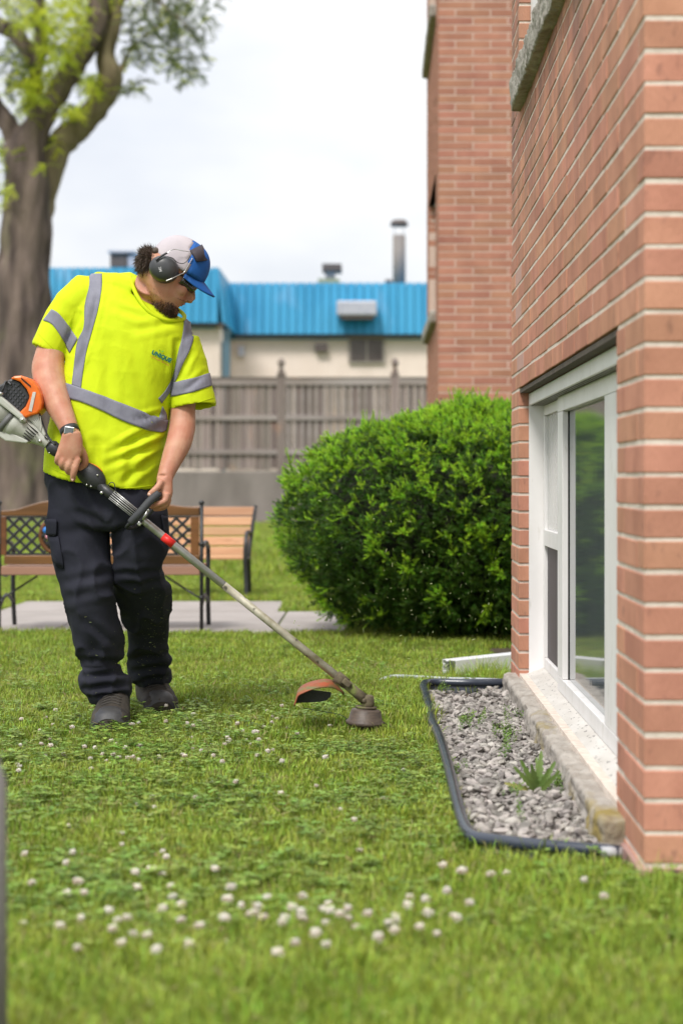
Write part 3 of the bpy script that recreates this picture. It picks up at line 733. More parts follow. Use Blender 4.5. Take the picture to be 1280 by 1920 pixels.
A7 = [(83,88),(171,124),(363,97),(420,62),(440,82),(482,90),(525,93),(540,118),(344,135),(442,125),(643,62),(755,110),(640,142),(62,160),(68,178),(592,135),(342,165),(427,158),(833,153),(912,32),(795,216),(873,228),(582,270),(733,284),(572,322),(508,308),(1058,263),(1187,235),(1230,132),(1075,22),(1235,10),(268,384),(458,412),(470,457),(280,478),(262,528),(90,495),(617,475),(617,493),(490,548),(562,540),(603,561),(804,548),(875,616),(297,595),(318,634),(272,625),(840,658),(1008,645),(1120,638),(660,640),(690,660),(672,672),(620,700),(690,718),(740,745),(411,700),(455,735),(470,725),(440,760),(498,786),(566,770),(450,812),(300,836),(315,725),(73,734),(215,755),(828,714),(948,670),(905,690),(930,714),(970,700),(1000,712),(1247,660),(1197,686),(1085,683),(1070,712),(1105,712),(1130,714),(1055,747),(1232,730),(1255,710),(1275,715),(1202,785),(1232,822),(1112,825),(1048,830),(606,853),(700,818),(653,597),(510,606),(105,595)]
A8 = [(156,279),(232,173),(40,358),(60,470),(368,526),(446,546),(617,556),(402,628),(923,585),(970,634),(480,660),(238,674),(260,655),(293,668),(305,697),(198,704),(187,730),(212,732),(90,712),(22,722),(58,752),(8,705),(175,770),(122,800),(287,748),(353,770),(440,735),(425,705),(575,552),(5,318)]
fl = [(x / 2, 1350 + y / 2) for x, y in A7] + [(640 + x / 2, 1350 + y / 2) for x, y in A8]
for _ in range(70):
    px, py = random.uniform(15, 560), random.uniform(1318, 1430)
    if 160 < px < 245 and py < 1385: continue
    fl.append((px, py))
for px, py in fl:
    big = py > 1600
    hz = .052; s = random.uniform(.85, 1.12) if big else random.uniform(.62, .9)
    p = G(px, py, hz * s + .004)
    hx = min(7, int(px / 160)); col_ = ('at the far left', 'left of the boots', 'below the forward boot', 'between the boots and the trimmer head', 'below the trimmer head', 'just left of the gravel strip', 'near the edging corner', 'close to the brick corner')[hx]
    if py > 1690: row_, sz = 'low in the foreground drift', 'round white'
    elif py > 1640: row_, sz = 'high in the foreground drift', 'round white'
    elif py > 1540: row_, sz = 'just above the foreground drift', 'plump white'
    elif py > 1440: row_, sz = 'in mid lawn', 'single white'
    elif py > 1375: row_, sz = 'just below boot level', 'small white'
    else: row_, sz = 'at boot level', 'tiny white'
    lab = '%s clover flower %s, %s' % (sz, row_.replace('the foreground', 'foreground'), col_); grp = lab[:]
    e = empty('clover_flower', (p.x, p.y, 0), lab, 'clover flower', grp)
    k = random.randrange(4)
    m4 = Matrix.Translation((p.x, p.y, 0)) @ Euler((random.uniform(-.2, .2), random.uniform(-.2, .2), random.uniform(0, 6.28))).to_matrix().to_4x4() @ Matrix.Diagonal((s * random.uniform(.85, 1.15), s * random.uniform(.85, 1.15), s * random.uniform(.8, 1.1), 1))
    link('head', fm[k][0], e, m4); link('stem', fm[k][1], e, m4)

# ------------------------------------------------------------------ weeds in the gravel
M['dande'] = mat('dandelion_leaf', (.13, .22, .045), .5, (.17, .25, .06), 20, trans=.3, spec=.5)
dp = G(1008, 1488, .02)
dn = empty('dandelion_plant', dp, 'green dandelion rosette growing in gravel beside the concrete ledge', 'weed')
def blade_leaf(base, tip, w, bow, m, name, par, teeth=6, label=None):
    base = Vector(base); tip = Vector(tip); ax = tip - base; L = ax.length; ax.normalize()
    sd = ax.cross(Vector((0, -1, .3))).normalized(); nn = sd.cross(ax)
    mb = MB(); rings = []
    n = teeth * 2 + 2
    for i in range(n + 1):
        t = i / n; ww = w * (math.sin(math.pi * min(1, t ** .75 * .97)) ** .8 * (.55 if (i % 2 and i < n - 1) else 1) + .06)
        c = base + ax * L * t + nn * bow * math.sin(math.pi * t)
        rings.append([c - sd * ww + nn * ww * .25, c, c + sd * ww + nn * ww * .25])
    mb.loft(rings, False, 0, False)
    o = mb.build(name, m, par, True)
    if label: o['label'] = label
for tx, ty, w in ((962, 1437, .009), (975, 1425, .010), (995, 1432, .009), (1014, 1408, .011), (1040, 1428, .010), (1030, 1440, .008), (985, 1450, .008), (1049, 1445, .008), (1005, 1420, .009)):
    blade_leaf(dp + Vector((random.uniform(-.008, .008), random.uniform(-.008, .008), 0)), P(tx, ty, dp.y + random.uniform(-.05, .04)), w, random.uniform(-.012, .012), M['dande'], 'leaf', dn)
blade_leaf(dp, P(945, 1468, dp.y - .02) , .009, .006, mat('yellowed_leaf', (.36, .30, .09), .6, (.2, .25, .06), 40), 'leaf', dn, label='yellowed leaf lying on the gravel')
lf = MB()
for k in range(9):
    a = k * 2.4; d = Vector((math.cos(a), math.sin(a), .5 + .3 * random.random())); sd = Vector((-math.sin(a), math.cos(a), 0)); c = Vector((0, 0, .004 * k)); L = .012
    lf.add([c, c + d * L * .6 + sd * L * .35, c + d * L, c + d * L * .6 - sd * L * .35], [(0, 1, 2, 3)])
wp_ = proto('w', lf, [mat('weed_leaf', (.16, .27, .05), .6, trans=.3, rnd=.3)])
pts = []; rots = []; scl = []; idx = []
for cx_, cy_, n in ((875, 1360, 26), (895, 1350, 14), (950, 1385, 24), (968, 1345, 14), (860, 1440, 8), (1035, 1475, 12), (965, 1490, 8), (935, 1370, 12), (955, 1410, 10), (830, 1290, 14), (1050, 1470, 8), (975, 1530, 6)):
    for _ in range(n):
        p = G(cx_ + random.gauss(0, 9), cy_ + random.gauss(0, 7), .025)
        if not inpoly(p.x, p.y): continue
        pts.append((p.x, p.y, random.uniform(.02, .035))); rots.append((random.uniform(-.4, .4), random.uniform(-.4, .4), random.uniform(0, 6.28))); scl.append(random.uniform(.4, .9)); idx.append(0)
tagit(scatter('weeds', pts, rots, scl, idx, [wp_]), 'tiny green weed seedlings sprouting through the gravel', 'weeds', kind='stuff')

# ------------------------------------------------------------------ yew bush
M['yew'] = mat('yew_needles', (.075, .16, .012), .45, (.045, .10, .010), 3.5, island=.2, rnd=.35, trans=.25, spec=.4)  # needle green, darkened to carry the shade of the interior
M['yewnewlit'] = mat('yew_new_lit_shoots', (.36, .56, .03), .5, (.25, .46, .025), 5, island=.18, rnd=.25, trans=.35, spec=.4)  # new shoots, brightened to paint the lit top of the bush
M['yewcore'] = mat('bush_inside', (.008, .013, .004), .95, (.014, .014, .007), 12, bump=.02, bscale=20)  # near-black core paints the shade between the sprigs
M['bark'] = mat('twig_bark', (.10, .07, .045), .9)
BC = Vector((.62, 9.9, .61))
def brad(d):
    """radius of the clipped bush along unit direction d"""
    e = 1 / (abs(d.x / 1.08) ** 2.5 + abs(d.y / .98) ** 2.5 + abs(d.z / (.60 if d.z > 0 else .80)) ** 2.5) ** (1 / 2.5)
    if d.z < 0: e *= 1 - .24 * min(1, -d.z) * (1 if d.x < 0 else .3)
    if d.z > 0 and d.x < 0: e *= 1 - .05 * (-d.x) * d.z * 2
    n = noise.noise(d * 2.2 + Vector((5, 1, 2))) * .07 + noise.noise(d * 6) * .055
    return e * (1 + n)
bush = empty('bush', (BC.x, BC.y, 0), 'rounded clipped green yew bush against the brick building', 'bush')
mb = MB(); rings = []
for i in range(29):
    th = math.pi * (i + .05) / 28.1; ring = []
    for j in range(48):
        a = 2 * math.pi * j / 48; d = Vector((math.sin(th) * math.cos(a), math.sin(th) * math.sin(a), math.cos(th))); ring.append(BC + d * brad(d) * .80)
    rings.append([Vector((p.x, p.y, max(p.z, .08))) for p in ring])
mb.loft(rings).build('shade_core', M['yewcore'], bush, True)
for k in range(9):
    a = k * .7; MB().tube([(BC.x + .1 * math.cos(a), BC.y + .1 * math.sin(a), -.02), (BC.x + .3 * math.cos(a), BC.y + .3 * math.sin(a) - .05, .25), (BC.x + .6 * math.cos(a), BC.y + .6 * math.sin(a), .5)], [.03, .022, .01], 7).build('stem', M['bark'], bush, True)
def sprig(n, L, nl, wid, up):
    mb = MB()
    mb.tube([(0, 0, -.03), (0, 0, L * .7)], .0012, 3, False, mi=0)
    for k in range(n):
        t = (k + .5) / n; a = k * 2.4 + random.uniform(-.3, .3); c = Vector((0, 0, L * t * .85)); el = up + t * .75 + random.uniform(-.15, .15)
        d = Vector((math.cos(a) * math.cos(el), math.sin(a) * math.cos(el), math.sin(el))); sd = d.cross(Vector((0, 0, 1))).normalized(); w = wid
        ll = nl * random.uniform(.8, 1.1) * (1 - .3 * t)
        mb.add([c - sd * w * .4, c + sd * w * .4, c + d * ll * .6 + sd * w * .5 , c + d * ll, c + d * ll * .6 - sd * w * .5], [(0, 1, 2, 3, 4)])
    return mb
sp_ = [proto('y', sprig(18, .04, .022, .0042, .35), [M['yew']]) for _ in range(4)] + [proto('y', sprig(18, .05, .024, .0042, .45), [M['yewnewlit']]) for _ in range(4)]
pts = []; rots = []; scl = []; idx = []
for _ in range(6800):
    d = Vector((random.gauss(0, 1), random.gauss(0, 1), random.gauss(0, 1))).normalized()
    if d.y > .5: continue
    gap = noise.noise(d * 3.3 + Vector((9, 2, 4)))
    deep = random.random() < .25
    if d.z < .3 and gap < -.15 and random.random() < .6: deep = True
    n3 = noise.noise(d * 7 + Vector((1, 7, 3)))
    r = brad(d) * (1.0 + .05 * n3 + random.uniform(-.03, .03) - (random.uniform(.06, .16) if deep else 0))
    c_ = BC + d * r
    if c_.z < .07: continue
    shoot = (d + Vector((random.gauss(0, .3), random.gauss(0, .3), random.gauss(0, .25) + .5))).normalized()
    young_lit = (d.z > random.uniform(-.3, .6) or n3 > .18) and not deep  # new growth and painted top light share the bright colour
    for _k in range(random.randrange(7, 12)):
        nrm = (shoot + Vector((random.gauss(0, .55), random.gauss(0, .55), random.gauss(0, .55)))).normalized()
        p = c_ + nrm * random.uniform(.0, .045) - shoot * .01
        q = nrm.to_track_quat('Z', 'Y').to_euler()
        pts.append(p); rots.append((q.x, q.y, q.z)); scl.append(random.uniform(.5, .85))
        idx.append(random.randrange(4) + (4 if young_lit and random.random() < .8 else 0))
for _ in range(11000):
    d = Vector((random.gauss(0, 1), random.gauss(0, 1), random.gauss(0, 1))).normalized()
    if d.y > .5: continue
    p = BC + d * brad(d) * random.uniform(.82, .93)
    if p.z < .06: continue
    q = (d + Vector((random.gauss(0, .5), random.gauss(0, .5), random.gauss(0, .5) + .3))).normalized().to_track_quat('Z', 'Y').to_euler()
    pts.append(p); rots.append((q.x, q.y, q.z)); scl.append(random.uniform(.8, 1.2)); idx.append(random.randrange(4))
# stray long shoots on top
for _ in range(46):
    px, py = random.choice([(860, 750), (880, 745), (790, 772), (955, 765), (700, 780), (540, 850), (930, 758), (660, 795), (900, 748)])
    b0 = P(px + random.gauss(0, 10), py + (26 if px < 720 else 14), 9.9); dr_ = Vector((random.uniform(-.5, .5), random.uniform(-.3, .3), 1)).normalized()
    for t in range(5):
        q = (dr_ + Vector((random.gauss(0, .1), random.gauss(0, .1), 0))).to_track_quat('Z', 'Y').to_euler()
        pts.append(b0 + dr_ * (.022 * t)); rots.append((q.x, q.y, q.z)); scl.append(.75 - .07 * t); idx.append(4 + random.randrange(4))
o = scatter('foliage', pts, rots, scl, idx, sp_, bush); o['kind'] = 'stuff'
# bare soil under the bush
mb = MB(); mb.add([(BC.x + 1.15 * math.cos(a / 24 * 6.283) * (1 + .1 * math.sin(a * 3)), BC.y - .12 + 1.0 * math.sin(a / 24 * 6.283), .004) for a in range(24)], [tuple(range(24))])
tagit(mb.build('bush_soil', mat('bush_soil', (.10, .075, .055), .95, (.06, .045, .03), 12, bump=.01, bscale=30)), kind='structure')

# ------------------------------------------------------------------ tree
TY = 40.0
M['treebark'] = mat('tree_bark', (.20, .15, .125), .95, (.055, .04, .036), 3.2, (1, 1, .16), .10, 6, (1, 1, .18), dirt=((.16, .15, .08), 1.1, (1, 1, .5), .55, .7))
M['lightbark'] = mat('light_bark', (.25, .205, .12), .95, (.13, .10, .06), 3.0, (1, 1, .25), .05, 5, (1, 1, .2))
tree = empty('tree', P(38, 971, TY), 'big locust tree with forked brown trunk beyond the left bench', 'tree')
tb = MB()
def limb(pl, m=0, dy=0):
    pts = catmull([P(x, y, TY + dy + q) for x, y, r, q in [(a + (0,))[:4] for a in pl]], 14); rr = cat1([a[2] * TY / F for a in pl], 14)
    tb.tube(pts, rr, 56, True, m)
limb([(36, 985, 75), (38, 930, 62), (40, 800, 57), (42, 650, 54), (44, 520, 50), (50, 420, 44), (52, 340, 42), (48, 270, 36)])
limb([(50, 330, 34), (62, 255, 30), (95, 195, 21), (128, 140, 20), (163, 88, 20), (184, 30, 19), (190, -60, 17), (200, -160, 14)])
limb([(60, 470, 22), (82, 360, 26), (105, 285, 26), (150, 235, 24), (190, 190, 21), (208, 145, 20), (200, 95, 15), (212, 40, 15), (228, -30, 14), (260, -140, 11)], 1, .25)
limb([(45, 300, 26), (30, 255, 18), (0, 210, 17), (-50, 150, 14), (-120, 60, 10)])
limb([(70, 240, 14), (68, 180, 13), (66, 135, 14), (40, 80, 14), (0, 45, 13), (-60, 0, 11)], 0, .4)
limb([(66, 150, 12), (74, 90, 13), (76, 30, 13), (80, -50, 11)], 0, .4)
limb([(208, 145, 10), (225, 130, 6), (243, 100, 3.4), (280, 60, 2.4), (330, 30, 2)], 1, .25)
limb([(215, 20, 7), (250, -10, 4), (310, 10, 3), (360, 60, 2)], 1, .25)
tb.v = [tuple(Vector(v) + noise.noise_vector(Vector(v) * 1.6) * .05 + noise.noise_vector(Vector((v[0] * 7, v[1] * 7, v[2] * 1.3))) * .075) for v in tb.v]
tb.build('trunk', [M['treebark'], M['lightbark']], tree, True)
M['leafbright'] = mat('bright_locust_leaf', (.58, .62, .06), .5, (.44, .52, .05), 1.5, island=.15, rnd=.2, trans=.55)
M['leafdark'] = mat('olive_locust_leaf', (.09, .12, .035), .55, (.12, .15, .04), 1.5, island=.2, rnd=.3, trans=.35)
def frond(m):
    mb = MB(); L = .22
    for k in range(10):
        t = (k + 1) / 10; c = Vector((L * t, 0, -.05 * t * t))
        for s in (-1, 1):
            d = Vector((.35, s, -.15)).normalized(); w = .012; ll = .045
            mb.add([c, c + d * ll * .5 + Vector((w, 0, 0)), c + d * ll, c + d * ll * .5 - Vector((w, 0, 0))], [(0, 1, 2, 3)])
    return proto('f', mb, [m])
fr_ = [frond(M['leafbright']), frond(M['leafdark'])]
pts = []; rots = []; scl = []; idx = []
def clumpf(cx, cy, rx, ry, n, bright, depth=1.5, sub=8):
    for c in range(sub):
        a = random.uniform(0, 6.28); q = math.sqrt(random.random()); sx, sy = cx + rx * q * math.cos(a), cy + ry * q * math.sin(a); dy = random.uniform(-depth, depth)
        for _ in range(int(n * 1.05) // sub):
            p = P(sx + random.gauss(0, rx * .2 + 3), sy + random.gauss(0, ry * .13 + 2), TY + dy + random.gauss(0, .25))
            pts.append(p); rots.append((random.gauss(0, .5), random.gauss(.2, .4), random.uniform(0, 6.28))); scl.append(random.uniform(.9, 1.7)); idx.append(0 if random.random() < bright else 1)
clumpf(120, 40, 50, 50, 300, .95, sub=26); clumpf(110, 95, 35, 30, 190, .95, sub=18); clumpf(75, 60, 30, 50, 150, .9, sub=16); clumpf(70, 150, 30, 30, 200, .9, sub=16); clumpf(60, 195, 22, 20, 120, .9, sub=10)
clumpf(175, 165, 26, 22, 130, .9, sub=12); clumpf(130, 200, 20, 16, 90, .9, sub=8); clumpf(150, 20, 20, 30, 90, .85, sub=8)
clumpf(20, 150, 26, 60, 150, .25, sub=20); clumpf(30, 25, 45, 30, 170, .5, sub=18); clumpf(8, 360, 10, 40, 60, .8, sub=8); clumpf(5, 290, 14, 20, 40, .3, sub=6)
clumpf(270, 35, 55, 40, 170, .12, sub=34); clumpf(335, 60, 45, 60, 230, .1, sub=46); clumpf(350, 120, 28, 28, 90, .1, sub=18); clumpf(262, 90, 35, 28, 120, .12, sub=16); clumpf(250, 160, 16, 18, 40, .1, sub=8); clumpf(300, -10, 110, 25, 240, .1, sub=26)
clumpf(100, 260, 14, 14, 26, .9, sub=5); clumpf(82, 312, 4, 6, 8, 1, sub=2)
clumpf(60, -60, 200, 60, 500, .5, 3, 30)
o = scatter('crown', pts, rots, scl, idx, fr_, tree); o['kind'] = 'stuff'
# ------------------------------------------------------------------ benches
M['iron'] = mat('black_cast_iron', (.012, .013, .014), .42, (.022, .023, .026), 14, bump=.0008, bscale=60, spec=.6)
M['varnish'] = mat('varnished_wood', (.20, .08, .026), .38, (.12, .05, .018), 6, (.3, 1, 3), .001, 40, (.1, 1, 1), rnd=.12, coat=.2)
M['slatwood'] = mat('pale_bench_slat', (.56, .34, .19), .55, (.44, .23, .11), 5, (.25, 1, 3), .001, 40, (.1, 1, 1), rnd=.14, dirt=((.3, .16, .07), 9, (.4, 1, 2), .62, .74))
M['seatwood'] = mat('bench_seat', (.42, .235, .165), .6, (.34, .18, .12), 5, (.2, 1, 2), .001, 40, rnd=.1)
BY = F * .828 / 283
def B1(x, y, dy=0): return P(x, y, BY + dy)
b1 = empty('park_bench', (B1(190, 0).x, BY, .012), 'ornate park bench with black lattice back and curved wooden top rail', 'bench')
zf = .012
for sx in (-1, 378):
    x = B1(sx, 0).x
    mb = MB(); mb.tube([(x, BY, zf), (x, BY, B1(0, 945).z)], .0105, 8); mb.tube([(x, BY, B1(0, 947).z), (x, BY, B1(0, 944).z), (x, BY, B1(0, 941).z), (x, BY, B1(0, 938).z)], [.008, .016, .016, .006], 10)
    for zz in (1020, 1060, 1120): mb.tube([(x, BY, B1(0, zz + 3).z), (x, BY, B1(0, zz - 3).z)], .014, 8)
    mb.build('post', M['iron'], b1, True)
    yf = BY + .40
    mb = MB(); mb.tube(catmull([(x, yf + .03, zf), (x, yf, .12), (x, yf - .02, .26), (x, yf, .40), (x, yf - .02, .46), (x, yf - .15, .49), (x, BY + .02, .47)], 4), .013, 8, asp=1.0)
    mb.build('armrest_leg', M['iron'], b1, True)
    MB().tube(catmull([(x, BY, .335), (x, BY + .2, .31), (x, yf, .33)], 3), .012, 8).build('seat_bracket', M['iron'], b1, True)
    MB().tube(catmull([(x, BY, .14), (x, BY + .2, .20), (x, yf, .14)], 4), .009, 6).build('stretcher', M['iron'], b1, True)
# top rail: curved band
top = catmull([B1(3, 957), B1(30, 955), B1(60, 946), B1(90, 939), B1(150, 934), B1(190, 932), B1(235, 934), B1(290, 939), B1(320, 946), B1(350, 950), B1(374, 951)], 5)
rg = []
for p in top: rg.append([p + Vector((0, -.016, 0)), p + Vector((0, .016, 0)), Vector((p.x, BY + .016, B1(0, 967).z)), Vector((p.x, BY - .016, B1(0, 967).z))])
mb = MB(); mb.loft(rg).build('top_rail', M['varnish'], b1, bevel=.005)
def rbox(px0, py0, px1, py1, y0, y1, name, m, par, **k):
    a = B1(px0, py0); b = B1(px1, py1); return MB().bx(a.x, b.x, BY + y0, BY + y1, b.z, a.z).build(name, m, par, **k)
rbox(9, 1041, 374, 1058, -.014, .014, 'lower_rail', M['varnish'], b1, bevel=.004)
rbox(3, 968, 13, 1041, -.013, .013, 'side_stile', M['varnish'], b1, bevel=.003); rbox(358, 968, 373, 1041, -.013, .013, 'side_stile', M['varnish'], b1, bevel=.003)
lat = rbox(13, 968, 358, 971, -.008, .008, 'lattice', M['iron'], b1); rbox(13, 1037, 358, 1041, -.008, .008, 'lattice_edge', M['iron'], lat)
x0l, x1l, z0l, z1l = B1(14, 0).x, B1(357, 0).x, B1(0, 1037).z, B1(0, 971).z
hh = z1l - z0l; stp = .066
def clipseg(xa, za, xb, zb):
    t0, t1 = 0, 1
    for lim, s in ((x0l, 1), (x1l, -1)):
        da = s * (xa - lim); db = s * (xb - lim)
        if da < 0 and db < 0: return None
        if da < 0: t0 = max(t0, da / (da - db))
        elif db < 0: t1 = min(t1, da / (da - db))
    return (xa + (xb - xa) * t0, za + (zb - za) * t0, xa + (xb - xa) * t1, za + (zb - za) * t1)
k = -6
while x0l + k * stp < x1l:
    for s in (1, -1):
        xa = x0l + k * stp; xb = xa + hh * 1.05
        q = clipseg(xa, z0l, xb, z1l) if s == 1 else clipseg(xa, z1l, xb, z0l)
        if q and math.hypot(q[2] - q[0], q[3] - q[1]) > .02:
            MB().tube([(q[0], BY - .002 * s, q[1]), (q[2], BY - .002 * s, q[3])], .0088, 5).build('lattice_bar', M['iron'], lat)
    k += 1
# centre medallions
for cx_ in (105, 262):
    md = MB(); c = B1(cx_, 1004)
    md.tube([c + Vector((.082 * math.cos(a), 0, .092 * math.sin(a))) for a in np.linspace(0, 6.2832, 25)], .014, 8).build('medallion_ring', M['varnish'], b1, True)
    o = MB()
    for a in range(6): o.tube([c, c + Vector((.05 * math.cos(a), -.008, .06 * math.sin(a))), c + Vector((.09 * math.cos(a + .3), 0, .09 * math.sin(a + .3)))], [.016, .022, .006], 7)
    o.ell(c, (.03, .018, .03)); o.build('medallion_flower', M['iron'], b1, True)
MB().ell(B1(86, 994, -.03), (.016, .012, .018), None, 10, 6).build('painted_bud', mat('blue_bud', (.03, .2, .6), .4), b1, True)
MB().ell(B1(90, 1006, -.03), (.014, .012, .014), None, 10, 6).build('painted_bud', mat('pink_bud', (.7, .3, .36), .4), b1, True)
for i in range(5):
    yy = BY + .03 + i * .078
    a = B1(2, 0).x; b = B1(375, 0).x
    MB().bx(a, b, yy, yy + .066, .335, .368).build('seat_slat', M['seatwood'], b1, bevel=.006)
MB().bx(B1(2, 0).x, B1(375, 0).x, BY - .006, BY + .02, .318, .368).build('seat_edge', M['seatwood'], b1, bevel=.006)
MB().tube([B1(5, 1122), B1(70, 1080, .2)], .006, 6).build('brace', M['iron'], b1, True); MB().tube([B1(372, 1120), B1(310, 1080, .2)], .006, 6).build('brace', M['iron'], b1, True)
# second bench, faces the camera, slatted back
B2Y = F * .84 / (1121 - 900)
def B2(x, y, dy=0): return P(x, y, B2Y + dy)
b2 = empty('park_bench', (B2(318, 0).x, B2Y, 0), 'plain slatted wooden park bench with black iron ends by the green bush', 'bench')
xa, xb = B2(160, 0).x, B2(463, 0).x
for i in range(5):
    z1_, z0_ = B2(0, 951 + i * 18.6).z, B2(0, 951 + i * 18.6 + 16.4).z; yy = B2Y + .12 - i * .018
    MB().box(((xa + xb) / 2 + .02 - i * .004, yy, (z0_ + z1_) / 2), (xb - xa + .05, .022, z1_ - z0_), Matrix.Rotation(R(-12), 3, 'X')).build('back_slat', M['slatwood'], b2, bevel=.004)
for i in range(4):
    yy = B2Y - .27 + i * .075
    MB().bx(xa - .01, xb, yy, yy + .064, .285, .305).build('seat_slat', M['slatwood'], b2, bevel=.004)
for sx, s in ((161, -1), (466, 1)):
    x = B2(sx, 0).x
    MB().tube(catmull([(x, B2Y + .12, 0), (x, B2Y + .07, .15), (x, B2Y + .03, .30), (x + .015, B2Y + .07, .45), (x + .04, B2Y + .13, .655)], 4), .014, 8).build('back_leg', M['iron'], b2, True)
    MB().tube(catmull([(x + .005, B2Y - .28, 0), (x, B2Y - .26, .15), (x - .005, B2Y - .27, .30), (x, B2Y - .25, .42), (x, B2Y - .14, .47), (x + .01, B2Y + .05, .46)], 4), .015, 8).build('armrest_leg', M['iron'], b2, True)
    MB().tube([(x, B2Y - .27, .285), (x, B2Y + .04, .285)], .013, 8).build('seat_bracket', M['iron'], b2, True)
# near stake at the left margin, out of focus
M['stake'] = mat('grey_stake', (.28, .25, .25), .9, (.2, .18, .17), 8, (1, 1, .2), .002, 60)
sx = P(0, 0, 2.6).x
mb = MB(); mb.tube([(sx - .012, 2.6, -.05), (sx - .012, 2.6, .41), (sx - .016, 2.6, .46)], [.024, .022, .006], 8)
tagit(mb.build('wooden_stake', M['stake'], None, True), 'blurred grey stake standing in the grass at the picture edge', 'stake')

# ------------------------------------------------------------------ string trimmer
M['tube'] = mat('steel_tube', (.56, .56, .55), .3, (.40, .39, .37), 14, metal=.45, bump=.0004, bscale=40)
M['dirtytube'] = mat('grass_stained_tube', (.20, .175, .10), .55, (.50, .47, .38), 16, metal=.2, bump=.001, bscale=70, dirt=((.07, .065, .045), 40, (1, 1, 1), .6, .68))
M['red'] = mat('red_band', (.72, .025, .02), .4)
M['orange'] = mat('orange_plastic', (.82, .17, .012), .32, (.72, .13, .01), 20, spec=.5)
M['blackpl'] = mat('black_plastic', (.022, .023, .026), .42, (.035, .036, .04), 30, bump=.0005, bscale=150, spec=.5)
M['greypl'] = mat('pale_grey_plastic', (.50, .51, .46), .45, (.42, .42, .37), 25, dirt=((.25, .22, .16), 30, (1, 1, 1), .62, .75))
M['mudgreen'] = mat('grass_caked_metal', (.15, .125, .075), .9, (.095, .075, .05), 60, bump=.002, bscale=120, dirt=((.16, .19, .05), 25, (1, 1, 1), .55, .68))
M['head'] = mat('worn_brown_head', (.115, .085, .065), .5, (.08, .06, .05), 30, (1, 1, 4), .001, 100)
M['guardor'] = mat('worn_orange_guard', (.36, .085, .035), .6, (.22, .085, .04), 28, bump=.001, bscale=100, dirt=((.17, .15, .06), 22, (1, 1, 1), .5, .66))
M['screw'] = mat('screw', (.6, .6, .58), .3, metal=.9)
YA, YB = 5.99, 5.95
def T(px, py, dy=0):
    t = (px - 95) / 590; return P(px, py, YA + (YB - YA) * t + dy)
tr = empty('string_trimmer', T(685, 1367), 'orange and white string trimmer with a long metal shaft held by the worker', 'string trimmer')
S0, S1 = (86, 828), (655, 1287)
def sh(t, dy=0): return T(S0[0] + (S1[0] - S0[0]) * t, S0[1] + (S1[1] - S0[1]) * t, dy)
def shx(px, dy=0): return sh((px - S0[0]) / (S1[0] - S0[0]), dy)
def shp(px): return (px, S0[1] + (px - S0[0]) * (S1[1] - S0[1]) / (S1[0] - S0[0]))
ax = (sh(1) - sh(0)).normalized(); perp = Vector((0, 1, 0)); upv_ = ax.cross(perp).normalized()
if upv_.z < 0: upv_ = -upv_
MB().tube([sh(0), shx(420)], .0128, 16).build('shaft', M['tube'], tr, True)
MB().tube([shx(420) , shx(520), sh(1)], .0130, 16).build('shaft', M['dirtytube'], tr, True, )['label'] = 'grass stained lower shaft'
MB().tube([shx(306), shx(326)], .0142, 16).build('red_band', M['red'], tr, True)
# ribbed sleeve
sl_ = MB().tube([shx(186), shx(206), shx(208), shx(262)], [.016, .017, .0165, .0155], 16).build('grip_sleeve', M['blackpl'], tr, True)
for k in range(7):
    a = -2.6 + k * .45; o_ = perp * math.sin(a) * .0165 + upv_ * math.cos(a) * .0165
    MB().tube([shx(210) + o_, shx(258) + o_ * .95], .0016, 5).build('rib', M['tube'], sl_, True)
MB().tube(catmull([shx(198, -.01) + upv_ * .016, T(207, 905, -.01), T(214, 906, -.01), T(216, 914, -.01), shx(214, -.01) + upv_ * .012], 4), .0016, 6).build('hanging_ring', M['blackpl'], tr, True)
MB().ell(T(191, 924, -.012), (.006, .005, .006), None, 8, 6).build('screw', M['screw'], tr, True)
# throttle housing
hs = catmull([shx(144), shx(150), shx(160), shx(172), shx(184), shx(192)], 4); hr = cat1([.016, .026, .034, .037, .030, .016], 4)
hs = [p + upv_ * (-.004 + .010 * math.sin(i / len(hs) * 3.14)) for i, p in enumerate(hs)]
hb = MB().tube(hs, hr, 18, asp=.62, up=(0, 1, 0)).build('throttle_housing', M['blackpl'], tr, True)
MB().tube([p + upv_ * (r_ * .96) for p, r_ in list(zip(hs, hr))[6:15]], .0035, 6).build('orange_seam', M['orange'], hb, True)
for q in ((163, 909), (183, 891), (171, 912)): MB().ell(T(q[0], q[1], -.022), (.0035, .003, .0035), None, 8, 5).build('screw', M['screw'], hb, True)
MB().tube([shx(110), shx(146)], .0165, 14).build('rear_grip', M['blackpl'], tr, True)
mb = MB(); mb.tube([shx(92) , shx(98), shx(108), shx(114)], [.016, .024, .022, .017], 14, asp=.8).build('clamp_block', M['blackpl'], tr, True)
MB().ell(T(93, 849, -.018), (.003, .003, .003), None, 8, 5).build('screw', M['screw'], tr, True)
MB().tube(catmull([T(73, 773, .0), T(82, 800, -.005), T(92, 822, -.01), T(104, 834, -.015)], 5), .0042, 8).build('throttle_cable', M['blackpl'], tr, True)
